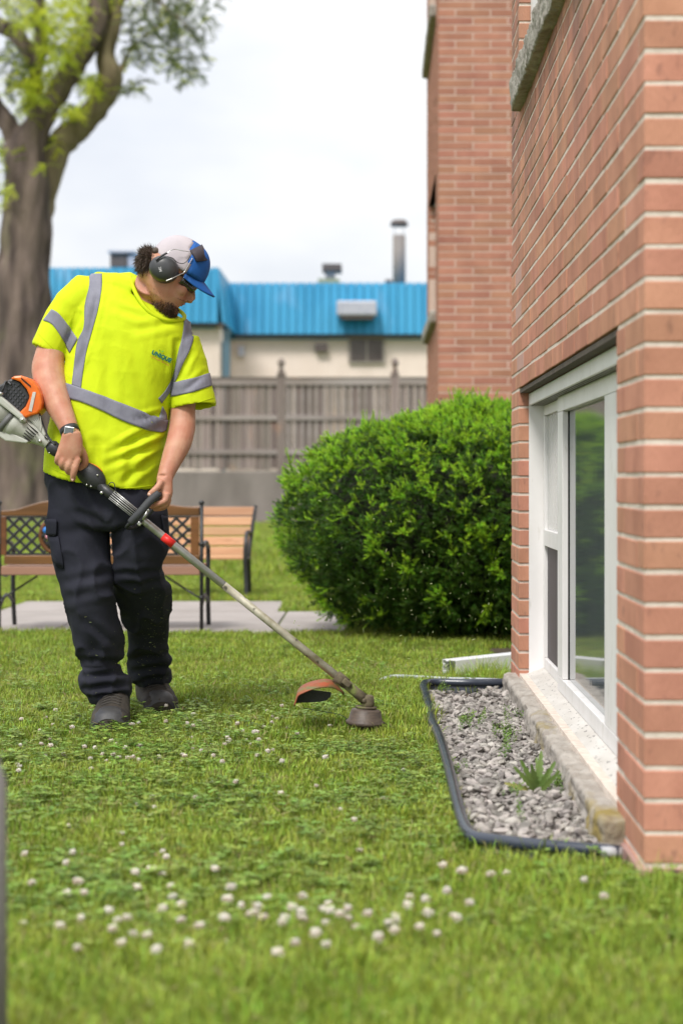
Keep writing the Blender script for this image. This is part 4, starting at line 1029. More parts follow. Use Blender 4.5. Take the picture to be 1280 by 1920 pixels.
# loop handle: closed loop roughly square to the shaft, leaning up to the gripping hand
lp = [T(298, 925, -.045), T(280, 941, -.06), T(262, 962, -.07), T(246, 979, -.06), T(238, 988, -.03), T(243, 990, .02), T(258, 985, .05), T(275, 968, .065), T(290, 951, .06), T(301, 934, .02), T(302, 927, -.02), T(298, 927, -.045)]
lp = catmull(lp, 6)
lh = MB().tube(lp, .0065, 10).build('loop_handle', M['blackpl'], tr, True)
MB().tube(lp[0:19], .0132, 14).build('foam_grip', mat('dark_grey_foam', (.05, .052, .058), .7, bump=.0005, bscale=300), lh, True)
MB().box(shx(262), (.036, .045, .04), Matrix.Rotation(R(40), 3, 'Y')).build('handle_clamp', M['blackpl'], tr, bevel=.006)
MB().tube([T(268, 975, -.03), T(277, 958, -.03)], .004, 8).build('wing_bolt', M['screw'], tr, True); MB().box(T(274, 960, -.03), (.026, .006, .008), Matrix.Rotation(R(-35), 3, 'Y')).build('wing_nut', M['screw'], tr, bevel=.002)
MB().box(T(262, 982, -.02), (.012, .02, .012), Matrix.Rotation(R(40), 3, 'Y')).build('nut', M['screw'], tr, bevel=.002)
# clutch cone
rot_ax = Matrix((ax, perp, upv_)).transposed()
def A2(u, v, w=0): return shx(86) + ax * u + upv_ * v + perp * w       # u along shaft (neg = to engine), v up, w away from camera
mb = MB(); mb.loft([[A2(u, v0 + r_ * math.sin(a), r_ * .95 * math.cos(a)) for a in np.linspace(0, 6.2832, 20, endpoint=False)] for u, v0, r_ in ((.012, 0, .0185), (0, 0, .02), (-.06, -.010, .034), (-.100, -.020, .042), (-.105, -.022, .046), (-.130, -.026, .047))])
cc = mb.build('clutch_housing', M['greypl'], tr, True, bevel=.001)
for k in range(5):
    v = .010 - k * .0095
    MB().box(A2(-.058 , v, -math.sqrt(max(.0335 ** 2 - (v + .010) ** 2, 1e-5)) * .95 - .0005), (.048, .006, .0032), rot_ax @ Matrix.Rotation(R(-8), 3, 'Z')).build('cooling_slot', M['dark'], cc)
MB().tube([A2(-.012, -.008, -.028), A2(-.012, -.008, -.018)], .006, 12).build('screw', M['screw'], cc, True)
MB().box(A2(-.003, .012, -.018), (.012, .01, .003), rot_ax).build('screw_slot', M['dark'], cc)
# strut block towards the cylinder
mb = MB(); mb.loft([[A2(u, v, w) for (v, w) in ((v0, -.02), (v1, -.02), (v1, .02), (v0, .02))] for u, v0, v1 in ((-.01, .010, .02), (-.05, .018, .042), (-.078, .022, .060), (-.10, .016, .045))])
st_ = mb.build('support_bracket', M['greypl'], tr, bevel=.005)
for k in range(5): MB().tube([A2(-.03 - k * .002, .020 + k * .003, -.022), A2(-.075 + k * .003, .030 + k * .0065, -.022)], .0017, 5).build('bracket_rib', M['greypl'], st_)
MB().tube([A2(-.097, .013, -.05), A2(-.097, .013, -.04)], .009, 12).build('bolt_boss', M['greypl'], tr, True); MB().tube([A2(-.097, .013, -.053), A2(-.097, .013, -.045)], .0045, 10).build('bolt', M['screw'], tr, True)
mb = MB(); mb.loft([[A2(u, v0 + r_ * math.sin(a), r_ * math.cos(a)) for a in np.linspace(0, 6.2832, 20, endpoint=False)] for u, v0, r_ in ((-.129, -.026, .049), (-.146, -.028, .050))]); mb.build('damper_ring', mat('dark_grey_ring', (.12, .12, .12), .5), tr, True)
mb = MB(); mb.loft([[A2(u, v0 + r_ * math.sin(a), r_ * math.cos(a)) for a in np.linspace(0, 6.2832, 16, endpoint=False)] for u, v0, r_ in ((-.145, -.028, .047), (-.2, -.03, .052), (-.27, -.03, .05), (-.29, -.03, .03))]); mb.build('starter_housing', M['greypl'], tr, True)
mb = MB(); mb.loft([[A2(u, v, w) for (v, w) in ((v0, -.05), (v1, -.05), (v1, .05), (v0, .05))] for u, v0, v1 in ((-.085, .008, .018), (-.11, .008, .026), (-.2, .006, .030), (-.30, .004, .030))]); mb.build('base_plate', M['greypl'], tr, bevel=.006)
mb = MB(); mb.loft([[A2(u, v, w) for (v, w) in ((v0, -.03), (v1, -.03), (v1, .03), (v0, .03))] for u, v0, v1 in ((-.04, -.040, -.03), (-.10, -.078, -.045), (-.125, -.080, -.05), (-.16, -.07, -.05))]); mb.build('foot_guard', M['greypl'], tr, bevel=.004)
# engine shroud (orange), grille (black): rotated frame of the cylinder
def E_(px, py, dy=0): return P(px, py, 6.0 + dy)
shroud = [(19, 710), (27, 705), (40, 704), (52, 708), (63, 716), (71, 726), (77, 740), (79, 756), (77, 768), (70, 776), (58, 779), (50, 783), (38, 782), (36, 774), (48, 762), (56, 744), (50, 730), (38, 716), (28, 712)]
def slabpx(poly, d0, d1, name, m, par, bev=.006, smooth=False):
    n = len(poly); f = [E_(x, y, d0) for x, y in poly]; b = [Vector((p.x, 6.0 + d1, p.z)) for p in f]
    mb = MB(); mb.add(f + b, [tuple(range(n)), tuple(range(2 * n - 1, n - 1, -1))] + [(i, (i + 1) % n, (i + 1) % n + n, i + n) for i in range(n)]); return mb.build(name, m, par, smooth, bevel=bev)
slabpx(shroud, -.045, .06, 'engine_shroud', M['orange'], tr, .012)
slabpx([(19, 711), (28, 710), (40, 716), (50, 729), (57, 745), (49, 763), (37, 776), (20, 765), (-30, 728), (-24, 716), (0, 722)], -.030, .055, 'cylinder_guard', M['blackpl'], tr, .006)
gr = slabpx([(22, 713), (30, 714), (40, 720), (33, 726)], -.034, -.028, 'grille', M['blackpl'], tr, .001)
for r_ in range(6):
    for c_ in range(6):
        cx_, cy_ = 24 + r_ * 4.3 - c_ * 5.2 + 3, 717 + r_ * 5.6 + c_ * 5.6 - 2
        if cx_ + cy_ * .0 > 52: continue
        slabpx([(cx_, cy_), (cx_ + 2.4, cy_ + 3.2), (cx_ - .4, cy_ + 6.2), (cx_ - 2.8, cy_ + 3)], -.0335, -.0305, 'grille_louvre', mat('louvre_grey', (.06, .06, .07), .4) if (r_ + c_) == 0 else bpy.data.materials['louvre_grey'], gr, 0)
slabpx([(62, 735), (68, 735), (60, 772), (54, 770)], -.0475, -.044, 'side_sticker', mat('pale_sticker', (.62, .6, .56), .5, (.5, .48, .45), 60), tr, .0005)
for k in range(8): slabpx([(40 + k * 2.3, 708 + k * 2.0), (41.6 + k * 2.3, 708 + k * 2.0), (42.2 + k * 2.3, 712.2 + k * 2.0), (40.8 + k * 2.3, 712.2 + k * 2.0)], -.0475, -.044, 'shroud_slot', M['dark'], tr, 0)
MB().tube(catmull([E_(-2, 742, -.04), E_(6, 730, -.05), E_(10, 718, -.045), E_(14, 716, -.03), E_(22, 722, -.035)], 4), .004, 8).build('fuel_lever', M['blackpl'], tr, True)
MB().ell(E_(1, 738, -.05), (.012, .01, .006), None, 10, 6).build('spark_cap', M['screw'], tr, True)
# lower end: clamp, gearbox, head
MB().tube([sh(.955), sh(.99)], .019, 14).build('guard_clamp', M['mudgreen'], tr, True)
MB().box(T(650, 1280, -.012), (.03, .03, .02), rot_ax).build('clamp_lug', M['mudgreen'], tr, bevel=.004)
gb_ = MB(); gb_.tube([sh(.985), T(668, 1299), T(684, 1312)], [.0165, .0165, .018], 14); gb_.tube([T(690, 1303), T(690, 1306), T(690, 1318), T(688, 1328)], [.012, .019, .021, .019], 14); gb_.ell(T(683, 1314, -.018), (.008, .006, .008), None, 10, 6)
gb_.build('gearbox', M['mudgreen'], tr, True)
hd = T(685, 1345); tilt = Matrix.Rotation(R(4), 3, 'Y')
def ringz(c, r_, z, n=28): return [c + tilt @ Vector((r_ * math.cos(2 * math.pi * i / n), r_ * math.sin(2 * math.pi * i / n), z)) for i in range(n)]
mb = MB(); mb.loft([ringz(hd, r_, z) for r_, z in ((.018, .036), (.03, .034), (.034, .028), (.046, .026), (.049, .022), (.0495, .018), (.0505, .017), (.056, -.008), (.0625, -.012), (.064, -.016), (.062, -.024), (.048, -.026), (.044, -.038), (.02, -.041))])
mb.build('cutting_head', M['head'], tr, True, )
mb = MB(); mb.loft([ringz(hd, r_, z) for r_, z in ((.035, .036), (.036, .033), (.03, .028))]); mb.build('dust_cap', M['mudgreen'], tr, True)
lineM = mat('cutting_line', (.03, .05, .02), .5)
MB().tube(catmull([hd + Vector((-.06, 0, -.012)), T(640, 1341), T(600, 1333), T(566, 1327)], 4), .0013, 5).build('cutting_line', lineM, tr, True)
MB().tube(catmull([hd + Vector((.06, 0, -.015)), T(735, 1364), T(770, 1370)], 4), .0013, 5).build('cutting_line', lineM, tr, True)
# guard: curved shell hanging behind the shaft
go = [(645, 1300), (632, 1285), (620, 1276), (604, 1275), (585, 1279), (568, 1286), (558, 1296), (554, 1310), (551, 1322)]
rg = []
for i, (x, y) in enumerate(catmull([(a, b, 0) for a, b in go], 3) and [(v.x, v.y) for v in catmull([(a, b, 0) for a, b in go], 3)]):
    t = i / 24; f_ = -.075 * math.sin(min(1, t * 1.6) * 1.5); b_ = .09 * math.sin(min(1, t * 1.6 + .1) * 1.5)
    a = T(x, y + (13 * math.sin(min(1, t * 3) * 1.57) if t < .62 else 13 - 13 * (t - .62) / .38), f_); c = T(x, y - 2, (f_ + b_) / 2); b = T(x, y + 3, b_)
    rg.append([a, a.lerp(c, .5) + Vector((0, 0, .003)), c, c.lerp(b, .5) + Vector((0, 0, .003)), b])
mb = MB(); mb.loft(rg, False, 0, False); o = mb.build('guard', M['guardor'], tr, True); s = o.modifiers.new('t', 'SOLIDIFY'); s.thickness = .003
# guard skirt (dark inside wall)
sk = [(557, 1300), (562, 1296), (580, 1293), (621, 1298), (620, 1306), (612, 1313), (600, 1316), (580, 1317), (556, 1318), (553, 1320)]
n = len(sk); f = [T(x, y, .03) for x, y in sk]; b = [p + Vector((0, .004, 0)) for p in f]
mb = MB(); mb.add(f + b, [tuple(range(n)), tuple(range(2 * n - 1, n - 1, -1))] + [(i, (i + 1) % n, (i + 1) % n + n, i + n) for i in range(n)]); mb.build('guard_skirt', M['blackpl'], tr)
# ------------------------------------------------------------------ the worker
PYc = 6.15
M['skin'] = mat('skin', (.55, .30, .20), .5, (.47, .205, .13), 22, bump=.0006, bscale=350, sss=.12, spec=.35, dirt=((.50, .20, .14), 9, (1, 1, 1), .48, .78))
M['shirt'] = mat('hi_vis_shirt', (.60, .72, .012), .75, (.55, .68, .010), 7, bump=.0012, bscale=45, bstretch=(1.2, 1, .6), spec=.2)
M['tape'] = mat('reflective_tape', (.225, .225, .28), .6, (.185, .185, .235), 25, (1, 1, 1), .0016, 45, (2.5, 1, .5), spec=.4)
M['trousers'] = mat('dark_work_trousers', (.016, .017, .027), .9, (.026, .027, .039), 4, (1, 1, .6), .0016, 40, (1, 1, .5), .25, dirt=((.09, .085, .06), 260, (1, 1, 1), .72, .78))
M['boot'] = mat('dusty_boot', (.028, .024, .021), .75, (.062, .052, .04), 14, (1, 1, 1), .002, 70, spec=.3)
M['toecap'] = mat('rubber_toecap', (.035, .036, .042), .5, (.06, .058, .055), 20, bump=.001, bscale=80)
M['hair'] = mat('brown_hair', (.055, .035, .024), .6, (.09, .06, .042), 60, island=.3, spec=.4)
M['beardm'] = mat('reddish_beard', (.10, .048, .026), .65, (.055, .03, .02), 60, island=.3)
per = empty('person', (P(240, 0, PYc).x, PYc, 0), 'man in yellow high visibility shirt and blue cap trimming the lawn edge', 'person')
def Q(x, y, dy=0): return P(x, y, PYc + dy)
def srow(L, Rr, b, dy=0, n=40, e=2.35, sag=0, dyr=None):
    a = P(L[0], L[1], PYc + dy); c_ = P(Rr[0], Rr[1], PYc + (dy if dyr is None else dyr)); c = (a + c_) / 2; A = (c_ - a) / 2; out = []
    for j in range(n):
        t = 2 * math.pi * j / n; ct, st_ = math.cos(t), math.sin(t)
        q = c + A * (math.copysign(abs(ct) ** (2 / e), ct)) + Vector((0, -b * math.copysign(abs(st_) ** (2 / e), st_), 0))
        q.z -= sag * max(0, st_); out.append(q)
    return out
# ---- shirt
mb = MB()
rows = [((83, 881), (302, 915), .150, 0, .020), ((86, 845), (306, 880), .156, 0, .012), ((93, 800), (311, 838), .155, 0, .006), ((103, 758), (315, 805), .150, 0, 0), ((115, 718), (318, 768), .145, 0, 0),
        ((124, 680), (325, 732), .140, 0, 0), ((130, 640), (337, 697), .135, 0, 0), ((135, 600), (349, 660), .128, 0, 0), ((142, 565), (358, 632), .115, 0, 0), ((152, 541), (358, 614), .098, 0, 0), ((166, 526), (348, 602), .080, .0, 0), ((184, 519), (330, 594), .060, .0, 0)]
rings = [srow(a, b, d_, dy, sag=sg) for a, b, d_, dy, sg in rows]
# turn the hem inwards
hem = rings[0]; c0 = sum(hem, Vector()) / len(hem)
inn = [c0 + (p - c0) * .955 for p in hem]; inn2 = [p + Vector((0, 0, .035)) for p in inn]
mb.loft([inn2, inn] + rings)
# trapezius up to the collar
mb.tube([Q(165, 556), Q(190, 545), Q(215, 545), Q(250, 555)], [.055, .062, .062, .06], 16)
mb.tube([Q(215, 540, .02), Q(240, 535, .03), Q(262, 548, .03)], [.05, .046, .05], 16)
mb.tube([Q(345, 628), Q(330, 620), Q(300, 612)], [.05, .05, .055], 16)
# sleeves
mb.tube([Q(186, 560), Q(163, 558), Q(140, 578), Q(120, 604), Q(104, 634, -.01), Q(91, 659, -.015)], [.07, .078, .073, .067, .062, .0605], 24, hollow=(.008, .05), up=(0, 1, 0))
mb.tube([Q(330, 650), Q(343, 650), Q(350, 680), Q(356, 715), Q(361.5, 750, -.01), Q(363, 763, -.012)], [.05, .066, .070, .073, .0755, .0765], 24, hollow=(.008, .05), up=(0, 1, 0))
me = remeshed(mb, 'shirt', .0048, 5, .5)
def folds(p, m):
    px = p.x / p.y * F + CX; py = CY - (p.z - H) / p.y * F
    n = noise.noise(Vector((p.x * 5, p.y * 4, p.z * 5))) * .007
    rg_ = 1 - abs(noise.noise(Vector((p.x * 9 + p.z * 6, p.y * 6, p.z * 5 - p.x * 5 + 7)))) * 2; n += max(0, rg_) ** 3 * .0022 * (1.2 if p.z < .95 else .6)
    n += noise.noise(Vector((p.x * 13 + p.z * 9, p.y * 9, p.z * 8 - p.x * 6))) * .0022
    rg2 = 1 - abs(noise.noise(Vector((p.x * 16 - p.z * 9, p.y * 8, p.z * 10 + p.x * 8 + 3)))) * 2.2; n += max(0, rg2) ** 4 * .0010
    # diagonal pull folds from the right waist
    if m.y < .3:
        for (x0, y0, x1, y1, w, a) in tuple((q[0], q[1], q[2], q[3], q[4] * .85, q[5] * 1.25) for q in ((300, 800, 210, 850, 9, -.010), (306, 828, 200, 872, 8, -.008), (300, 850, 230, 905, 8, -.007), (304, 775, 250, 790, 6, -.006), (185, 545, 165, 640, 7, -.005), (160, 650, 142, 700, 6, -.005), (240, 620, 270, 740, 12, -.004), (200, 640, 205, 800, 12, -.004), (120, 840, 140, 890, 10, -.006), (180, 830, 178, 905, 10, -.007), (250, 830, 240, 910, 10, -.006), (150, 590, 125, 640, 6, -.006), (330, 640, 322, 730, 6, -.007), (385, 700, 345, 735, 6, -.004), (360, 660, 335, 715, 6, -.004), (340, 600, 250, 620, 9, -.004), (280, 600, 215, 575, 8, -.003))):
            dx, dy = x1 - x0, y1 - y0; L2 = dx * dx + dy * dy; t = max(0, min(1, ((px - x0) * dx + (py - y0) * dy) / L2))
            d_ = math.hypot(px - x0 - t * dx, py - y0 - t * dy)
            if d_ < w * 3: n += a * math.exp(-(d_ / w) ** 2) * math.sin(math.pi * (.12 + .8 * t)) - a * .6 * math.exp(-((d_ - w * 1.8) / w) ** 2) * math.sin(math.pi * (.12 + .8 * t))
    return n
displace(me, folds); me.materials.append(M['shirt']); me.calc_loop_triangles() if hasattr(me, 'calc_loop_triangles') else None
shirt = link('shirt', me, per); sb = bvh_of(me)
def rib(A, B, name='reflective_stripe', m=None, off=.0022, nv=8): return ribbon(sb, A, B, name, m or M['tape'], shirt, off, 6, nv)
rib([(167.5, 514), (167.5, 536), (160, 574), (158, 614), (147, 639), (141, 674), (135.6, 724)], [(191.5, 514), (191, 542), (184.7, 580), (174, 620), (164, 655), (156.6, 695), (152.5, 729)])
rib([(124, 718), (137, 722), (152.4, 727.5), (192.5, 742), (243, 761.7), (296, 784), (314, 788)], [(128.7, 746), (140, 750), (154, 754), (186.6, 767.6), (228, 787), (270, 804.7), (300, 812), (311, 806)][:1] + [(140, 750), (154, 754), (186.6, 767.6), (240, 793), (295, 811), (310, 806)], off=.0048)
rib([(345.4, 593), (342.5, 623), (333.6, 668), (327.6, 697), (311, 730), (296.4, 747)], [(366, 610), (363, 632), (355.8, 656), (341, 686), (326, 722), (303, 756)])
rib([(304, 762), (300, 776), (297, 786)], [(309, 770), (312, 778), (313, 790)], nv=4)
rib([(98, 580), (111, 588), (130, 612), (146.5, 635.5)], [(82, 601), (99, 609), (118, 637), (131.6, 662)])
rib([(327.6, 717), (345, 713), (364.7, 708), (393, 699)], [(318.7, 744), (340, 740), (361.8, 735), (397, 723)])
# back of the belt and straps, wrapped round
def wrapback(pxs, h_, name='reflective_stripe'):
    mb = MB(); rg = []
    for (x, y, dy) in pxs:
        rr_ = []
        for k in (-1, 0, 1):
            q = sb.find_nearest(Q(x, y + k * h_, dy)); rr_.append(q[0] + q[1] * .003)
        rg.append(rr_)
    mb.loft(rg, False, 0, False); mb.build(name, M['tape'], shirt, True)
wrapback([(x, 732 + (x - 124) * .36, .25) for x in range(124, 318, 8)], 13)
# stitched hems and collar
col = [Q(243, 514, .03), Q(246, 527, -.03), Q(256, 552, -.075), Q(271, 575, -.095), Q(288, 590, -.098), Q(308, 599, -.09), Q(328, 601, -.07), Q(343, 599, -.03), Q(343, 588, .03), Q(310, 565, .085), Q(270, 535, .09), Q(250, 519, .07), Q(243, 514, .03)]
MB().tube(catmull(col, 6), .0072, 8, False).build('collar', M['shirt'], shirt, True)
def seam(pts, r_=.0012):
    q = [onto(sb, x, y, .0006) for x, y in [(v.x, v.y) for v in catmull([(a, b, 0) for a, b in pts], 6)]]
    MB().tube(q, r_, 5).build('seam', M['shirt'], shirt, True)
seam([(86, 872), (120, 888), (160, 903), (210, 914), (255, 914), (298, 908)]); seam([(320, 764), (350, 760), (380, 752), (401, 745)]); seam([(72, 624), (92, 645), (118, 672)])
# logo
M['teal'] = mat('teal_print', (.0, .16, .15), .6); M['redp'] = mat('red_print', (.55, .09, .05), .6); M['leafp'] = mat('green_print', (.10, .42, .04), .6)
def text_on(bvh, s, px, py, wpx, ang, m, name, par, bold=0.0, off=.0035, Yd=6.15, shear=0):
    cu = bpy.data.curves.new('t', 'FONT'); cu.body = s; cu.size = 1; cu.offset = bold; cu.align_x = 'CENTER'; cu.align_y = 'CENTER'; cu.shear = shear; cu.resolution_u = 3
    o = bpy.data.objects.new('t', cu); COL.objects.link(o); dg = bpy.context.evaluated_depsgraph_get(); dg.update()
    me = bpy.data.meshes.new_from_object(o.evaluated_get(dg)); bpy.data.objects.remove(o)
    xs_ = [v.co.x for v in me.vertices]; k = wpx / (max(xs_) - min(xs_)); ca, sa = math.cos(R(ang)), math.sin(R(ang))
    for v in me.vertices:
        x, y = v.co.x * k, -v.co.y * k
        v.co = onto(bvh, px + x * ca - y * sa, py + x * sa + y * ca, off, Yd)
    me.materials.clear(); me.materials.append(m); me.name = name; me.update()
    return link(name, me, par)
text_on(sb, 'UNIQUE', 302.5, 668.5, 39, 25, M['teal'], 'lettering', shirt, .05)
text_on(sb, 'Landscape Services', 299.5, 676, 38, 27, M['redp'], 'lettering', shirt, .0, shear=.25)
mb = MB()
for a in ((301, 660, 298, 655), (302, 661, 307, 657)):
    p0, p1 = onto(sb, a[0], a[1], .003), onto(sb, a[2], a[3], .003); sd = (p1 - p0).cross(Vector((0, 1, 0))).normalized() * .002; md_ = (p0 + p1) / 2; mb.add([p0, md_ + sd, p1, md_ - sd], [(0, 1, 2, 3)])
mb.build('leaf_mark', M['leafp'], shirt)
# ---- body : head, neck, arms, hands, hidden core, legs in one mesh
E0 = (307.0, 503.0); U = (.852, .523); V = (.523, -.852); HY = -.055
def HL(u, v, w=0): # px, px, metres towards the camera
    return P(E0[0] + u * U[0] + v * V[0], E0[1] + u * U[1] + v * V[1], PYc + HY - w)
pxm = 6.1 / F
mb = MB(); rings = []
prof = [(-73, 34, 54, 9), (-70, 28, 59, 15), (-62, 14, 63, 24), (-54, 0, 64.5, 31), (-49, -8, 62.5, 35), (-45, -12, 63, 36.5), (-41, -18, 66.5, 38), (-38, -21, 64.5, 39), (-35, -24, 69, 40), (-29, -31, 67.5, 41), (-22, -37, 65, 42), (-12, -43, 63, 43.5), (-3, -47, 61, 44.5), (6, -50, 62.5, 44), (12, -47, 66, 44), (18, -38, 66, 43), (24, -27, 64, 41), (30, -22, 62, 39), (42, -20, 58, 38), (54, -11, 48, 33), (64, 0, 33, 22), (69, 8, 15, 10)]
for v, ub, uf, w in prof:
    c, a = (ub + uf) / 2, (uf - ub) / 2; ring = []
    for j in range(36):
        t = 2 * math.pi * j / 36; ct, st_ = math.cos(t), math.sin(t); e = 2.3
        uu = c + a * math.copysign(abs(ct) ** (2 / e), ct); fr_ = max(0, (uu - c) / a) if a else 0
        ww = w * pxm * math.copysign(abs(st_) ** (2 / e), st_) * (1 - .22 * fr_ ** 2)
        ring.append(HL(uu, v, ww))
    rings.append(ring)
mb.loft(rings)
mb.tube([HL(60, 2), HL(66, -8), HL(73, -18), HL(77, -23)], [.010, .012, .0125, .0115], 12); mb.ell(HL(68, -20), (.014, .012, .014))
mb.tube([HL(77, -23), HL(72, -27), HL(66, -29)], [.0105, .010, .008], 10)
for s in (-1, 1): mb.ell(HL(72, -26, s * .012), (.009, .008, .007)); 
for s in (-1, 1): mb.ell(HL(46, -18, s * .040), (.028, .026, .026))       # cheeks
mb.ell(HL(54, -62, 0), (.026, .030, .022))
mb.tube([Q(262, 600, .03), Q(274, 570, .0), Q(287, 546, -.01), HL(-5, -32)], [.075, .066, .062, .058], 20)
mb.tube([HL(-15, -12), Q(281, 545, .01), Q(275, 580, .03)], [.048, .050, .06], 16)
# core
mb.tube([Q(262, 600, .03), Q(250, 680, .02), Q(210, 800, .02), Q(200, 900, .02)], [.085, .11, .11, .11], 14)
mb.tube([Q(262, 600, .03), Q(200, 570, .01), Q(160, 565, 0)], [.06, .055, .05], 12); mb.tube([Q(262, 600, .03), Q(310, 620, .01), Q(342, 645, 0)], [.06, .05, .045], 12)
mb.tube([Q(200, 900, .02), Q(160, 960), Q(165, 1100), Q(188, 1235, .05), Q(190, 1260, .06), Q(203, 1330, .1)], [.11, .08, .055, .032, .032, .036], 12)
mb.tube([Q(200, 900, .02), Q(255, 960), Q(268, 1100, .08), P(281, 1240, 6.6), P(288, 1292, 6.70)], [.11, .08, .055, .035, .032], 12)
# image-left arm
la = catmull([Q(160, 565, 0), Q(125, 605, -.005), Q(103, 640, -.01), Q(94, 668, -.03), Q(91, 695, -.055), Q(98, 728, -.095), Q(111, 762, -.145), Q(123, 788, -.178), Q(132, 809, -.198), Q(135, 822, -.210)], 4)
lr = cat1([.05, .05, .049, .051, .0555, .051, .0425, .035, .0305, .031], 4)
mb.tube(la, lr, 20)
# image-right arm
ra = catmull([Q(342, 645, 0), Q(346, 700, 0), Q(345, 740, -.01), Q(343, 775, -.025), Q(342, 800, -.04), Q(336, 828, -.08), Q(325, 855, -.12), Q(315, 880, -.155), Q(309, 897, -.175)], 4)
rr = cat1([.045, .042, .041, .0425, .044, .043, .037, .030, .026], 4)
mb.tube(ra, rr, 20)
# left-of-image hand: gripping over the rear grip. back of the hand to the camera
def fing(pts, r_, n=10): mb.tube(catmull(pts, 3), cat1([r_ * k for k in ([1.12, 1.05, .98, .9][:len(pts)] if len(pts) <= 4 else [1.15, 1.1, 1.0, .96, .88])], 3), n); mb.ell(pts[-1], (r_ * .88,) * 3, None, 8, 6)
hy = -.215
def L_(x, y, d=0): return Q(x, y, hy + d)
mb.loft([[L_(x + a * (1) , y, -.0) + Vector((0, -th * math.sin(t), 0)) + Vector((wd * math.cos(t), 0, wd * .18 * math.cos(t))) for t in np.linspace(0, 6.2832, 16, endpoint=False)] for (x, y, a, wd, th) in ((134, 812, 0, .031, .021), (134, 824, 0, .037, .021), (132, 838, 0, .042, .021), (131, 850, 0, .043, .019), (130, 862, 0, .038, .016))])
fing([L_(113, 848, -.002), L_(108, 860, -.006), L_(109, 868, .012), L_(117, 868, .034)], .0098)
fing([L_(122, 856, -.004), L_(117, 869, -.008), L_(118, 877, .010), L_(126, 877, .034)], .0106)
fing([L_(133, 861, -.004), L_(128, 876, -.008), L_(129, 885, .010), L_(136, 885, .034)], .0110)
fing([L_(147, 860, -.002), L_(142, 877, -.008), L_(138, 891, -.002), L_(137, 899, .008)], .0105)
fing([L_(148, 836, .012), L_(157, 852, .024), L_(160, 868, .034), L_(152, 880, .042)], .0125)
# right-of-image hand on the loop
ry = -.19
def R_(x, y, d=0): return Q(x, y, ry + d)
mb.tube(catmull([R_(309, 895, .01), R_(309, 910, .008), R_(310, 924, .004), R_(309, 935, .004)], 3), cat1([.027, .027, .0255, .021], 3), 16, asp=.72, up=(0, 1, 0))
fing([R_(313, 925, -.012), R_(310, 938, -.018), R_(298, 944, -.024), R_(285, 950, -.014)], .0108)
fing([R_(315, 932, .004), R_(312, 944, .002), R_(302, 950, -.002), R_(291, 954, .004)], .0108)
fing([R_(316, 934, .022), R_(313, 946, .022), R_(304, 952, .02), R_(294, 954, .02)], .0104)
fing([R_(315, 932, .038), R_(312, 943, .042), R_(304, 949, .042), R_(297, 950, .04)], .0094)
fing([R_(303, 902, -.008), R_(297, 912, -.020), R_(289, 920, -.028), R_(281, 927, -.026)], .0108)
me = remeshed(mb, 'body', .0037, 4, .5)
def skinb(p, m): return noise.noise(p * 40) * .0006
displace(me, skinb); me.materials.append(M['skin'])
body = link('body', me, per); bb_ = bvh_of(me)
# finger and thumb nails
M['nail'] = mat('nail', (.66, .42, .34), .3)
for (x, y, d_, sx_) in ((281, 927, -.0375, .0058),):
    q = onto(bb_, x - .5, y, .0004); MB().ell(q, (.0062, .0022, .0048), Matrix.Rotation(R(35), 3, 'Y'), 10, 6).build('nail', M['nail'], body, True)
q = onto(bb_, 136.5, 899, .0004); MB().ell(q, (.0045, .002, .0055), None, 10, 6).build('nail', M['nail'], body, True)
# mouth
M['lip'] = mat('lip', (.46, .17, .13), .5); M['mouth'] = mat('mouth_line', (.12, .05, .04), .7)
for (pa, r_, nm, mm) in (([(66.0, -35.5), (67.6, -36.8), (66, -37.5)], .0036, 'upper_lip', 'lip'), ([(63, -42.5), (64.8, -41.6), (64.5, -40.8)], .0040, 'lower_lip', 'lip')):
    pts_ = []
    for t in np.linspace(-1, 1, 11):
        w = t * .021; u = pa[1][0] - 13 * abs(t) ** 2.2; pts_.append(HL(u, pa[1][1] - 1.6 * abs(t), w))
    MB().tube(pts_, [r_ * max(.25, (1 - abs(t) ** 2.5)) for t in np.linspace(-1, 1, 11)], 8).build(nm, M[mm], body, True)
MB().tube([HL(66.5 - 14 * abs(t) ** 2.1, -39.3 - 1.5 * abs(t), t * .024) for t in np.linspace(-1, 1, 11)], .0016, 6).build('mouth', M['mouth'], body, True)
# nostril
MB().ell(onto(bb_, *[E0[0] + 71 * U[0] - 28.5 * V[0], E0[1] + 71 * U[1] - 28.5 * V[1]], 0), (.003, .002, .002), None, 8, 5).build('nostril', M['mouth'], body, True)
# ear behind the muff, eyes under the glasses
for s in (-1, 1): MB().ell(HL(54.5, -1, s * .030), (.012, .012, .012), None, 12, 8).build('eye', mat('eye_white', (.7, .66, .62), .3), body, True)
# hair strands
def strands(name, n, fn, L, w, m, par, curl=.4):
    mb = MB()
    for _ in range(n):
        r_ = fn()
        if r_ is None: continue
        p, nrm, flow = r_
        d = (nrm * .8 + flow + Vector((random.gauss(0, curl), random.gauss(0, curl), random.gauss(0, curl)))).normalized(); sd = d.cross(Vector((random.gauss(0, 1), random.gauss(0, 1), random.gauss(0, 1)))).normalized() * w
        l = L * random.uniform(.5, 1.25); bend = Vector((random.gauss(0, .3), random.gauss(0, .3), random.gauss(0, .3))) + flow * .6
        a = p; b = p + d * l * .5; c = b + (d + bend).normalized() * l * .5
        mb.add([a - sd, a + sd, b + sd * .8, b - sd * .8, c], [(0, 1, 2, 3), (3, 2, 4)])
    return mb.build(name, m, par)
def uvw(p):
    px = p.x / p.y * F + CX - E0[0]; py = CY - (p.z - H) / p.y * F - E0[1]
    return px * U[0] + py * U[1], px * V[0] + py * V[1], PYc + HY - p.y
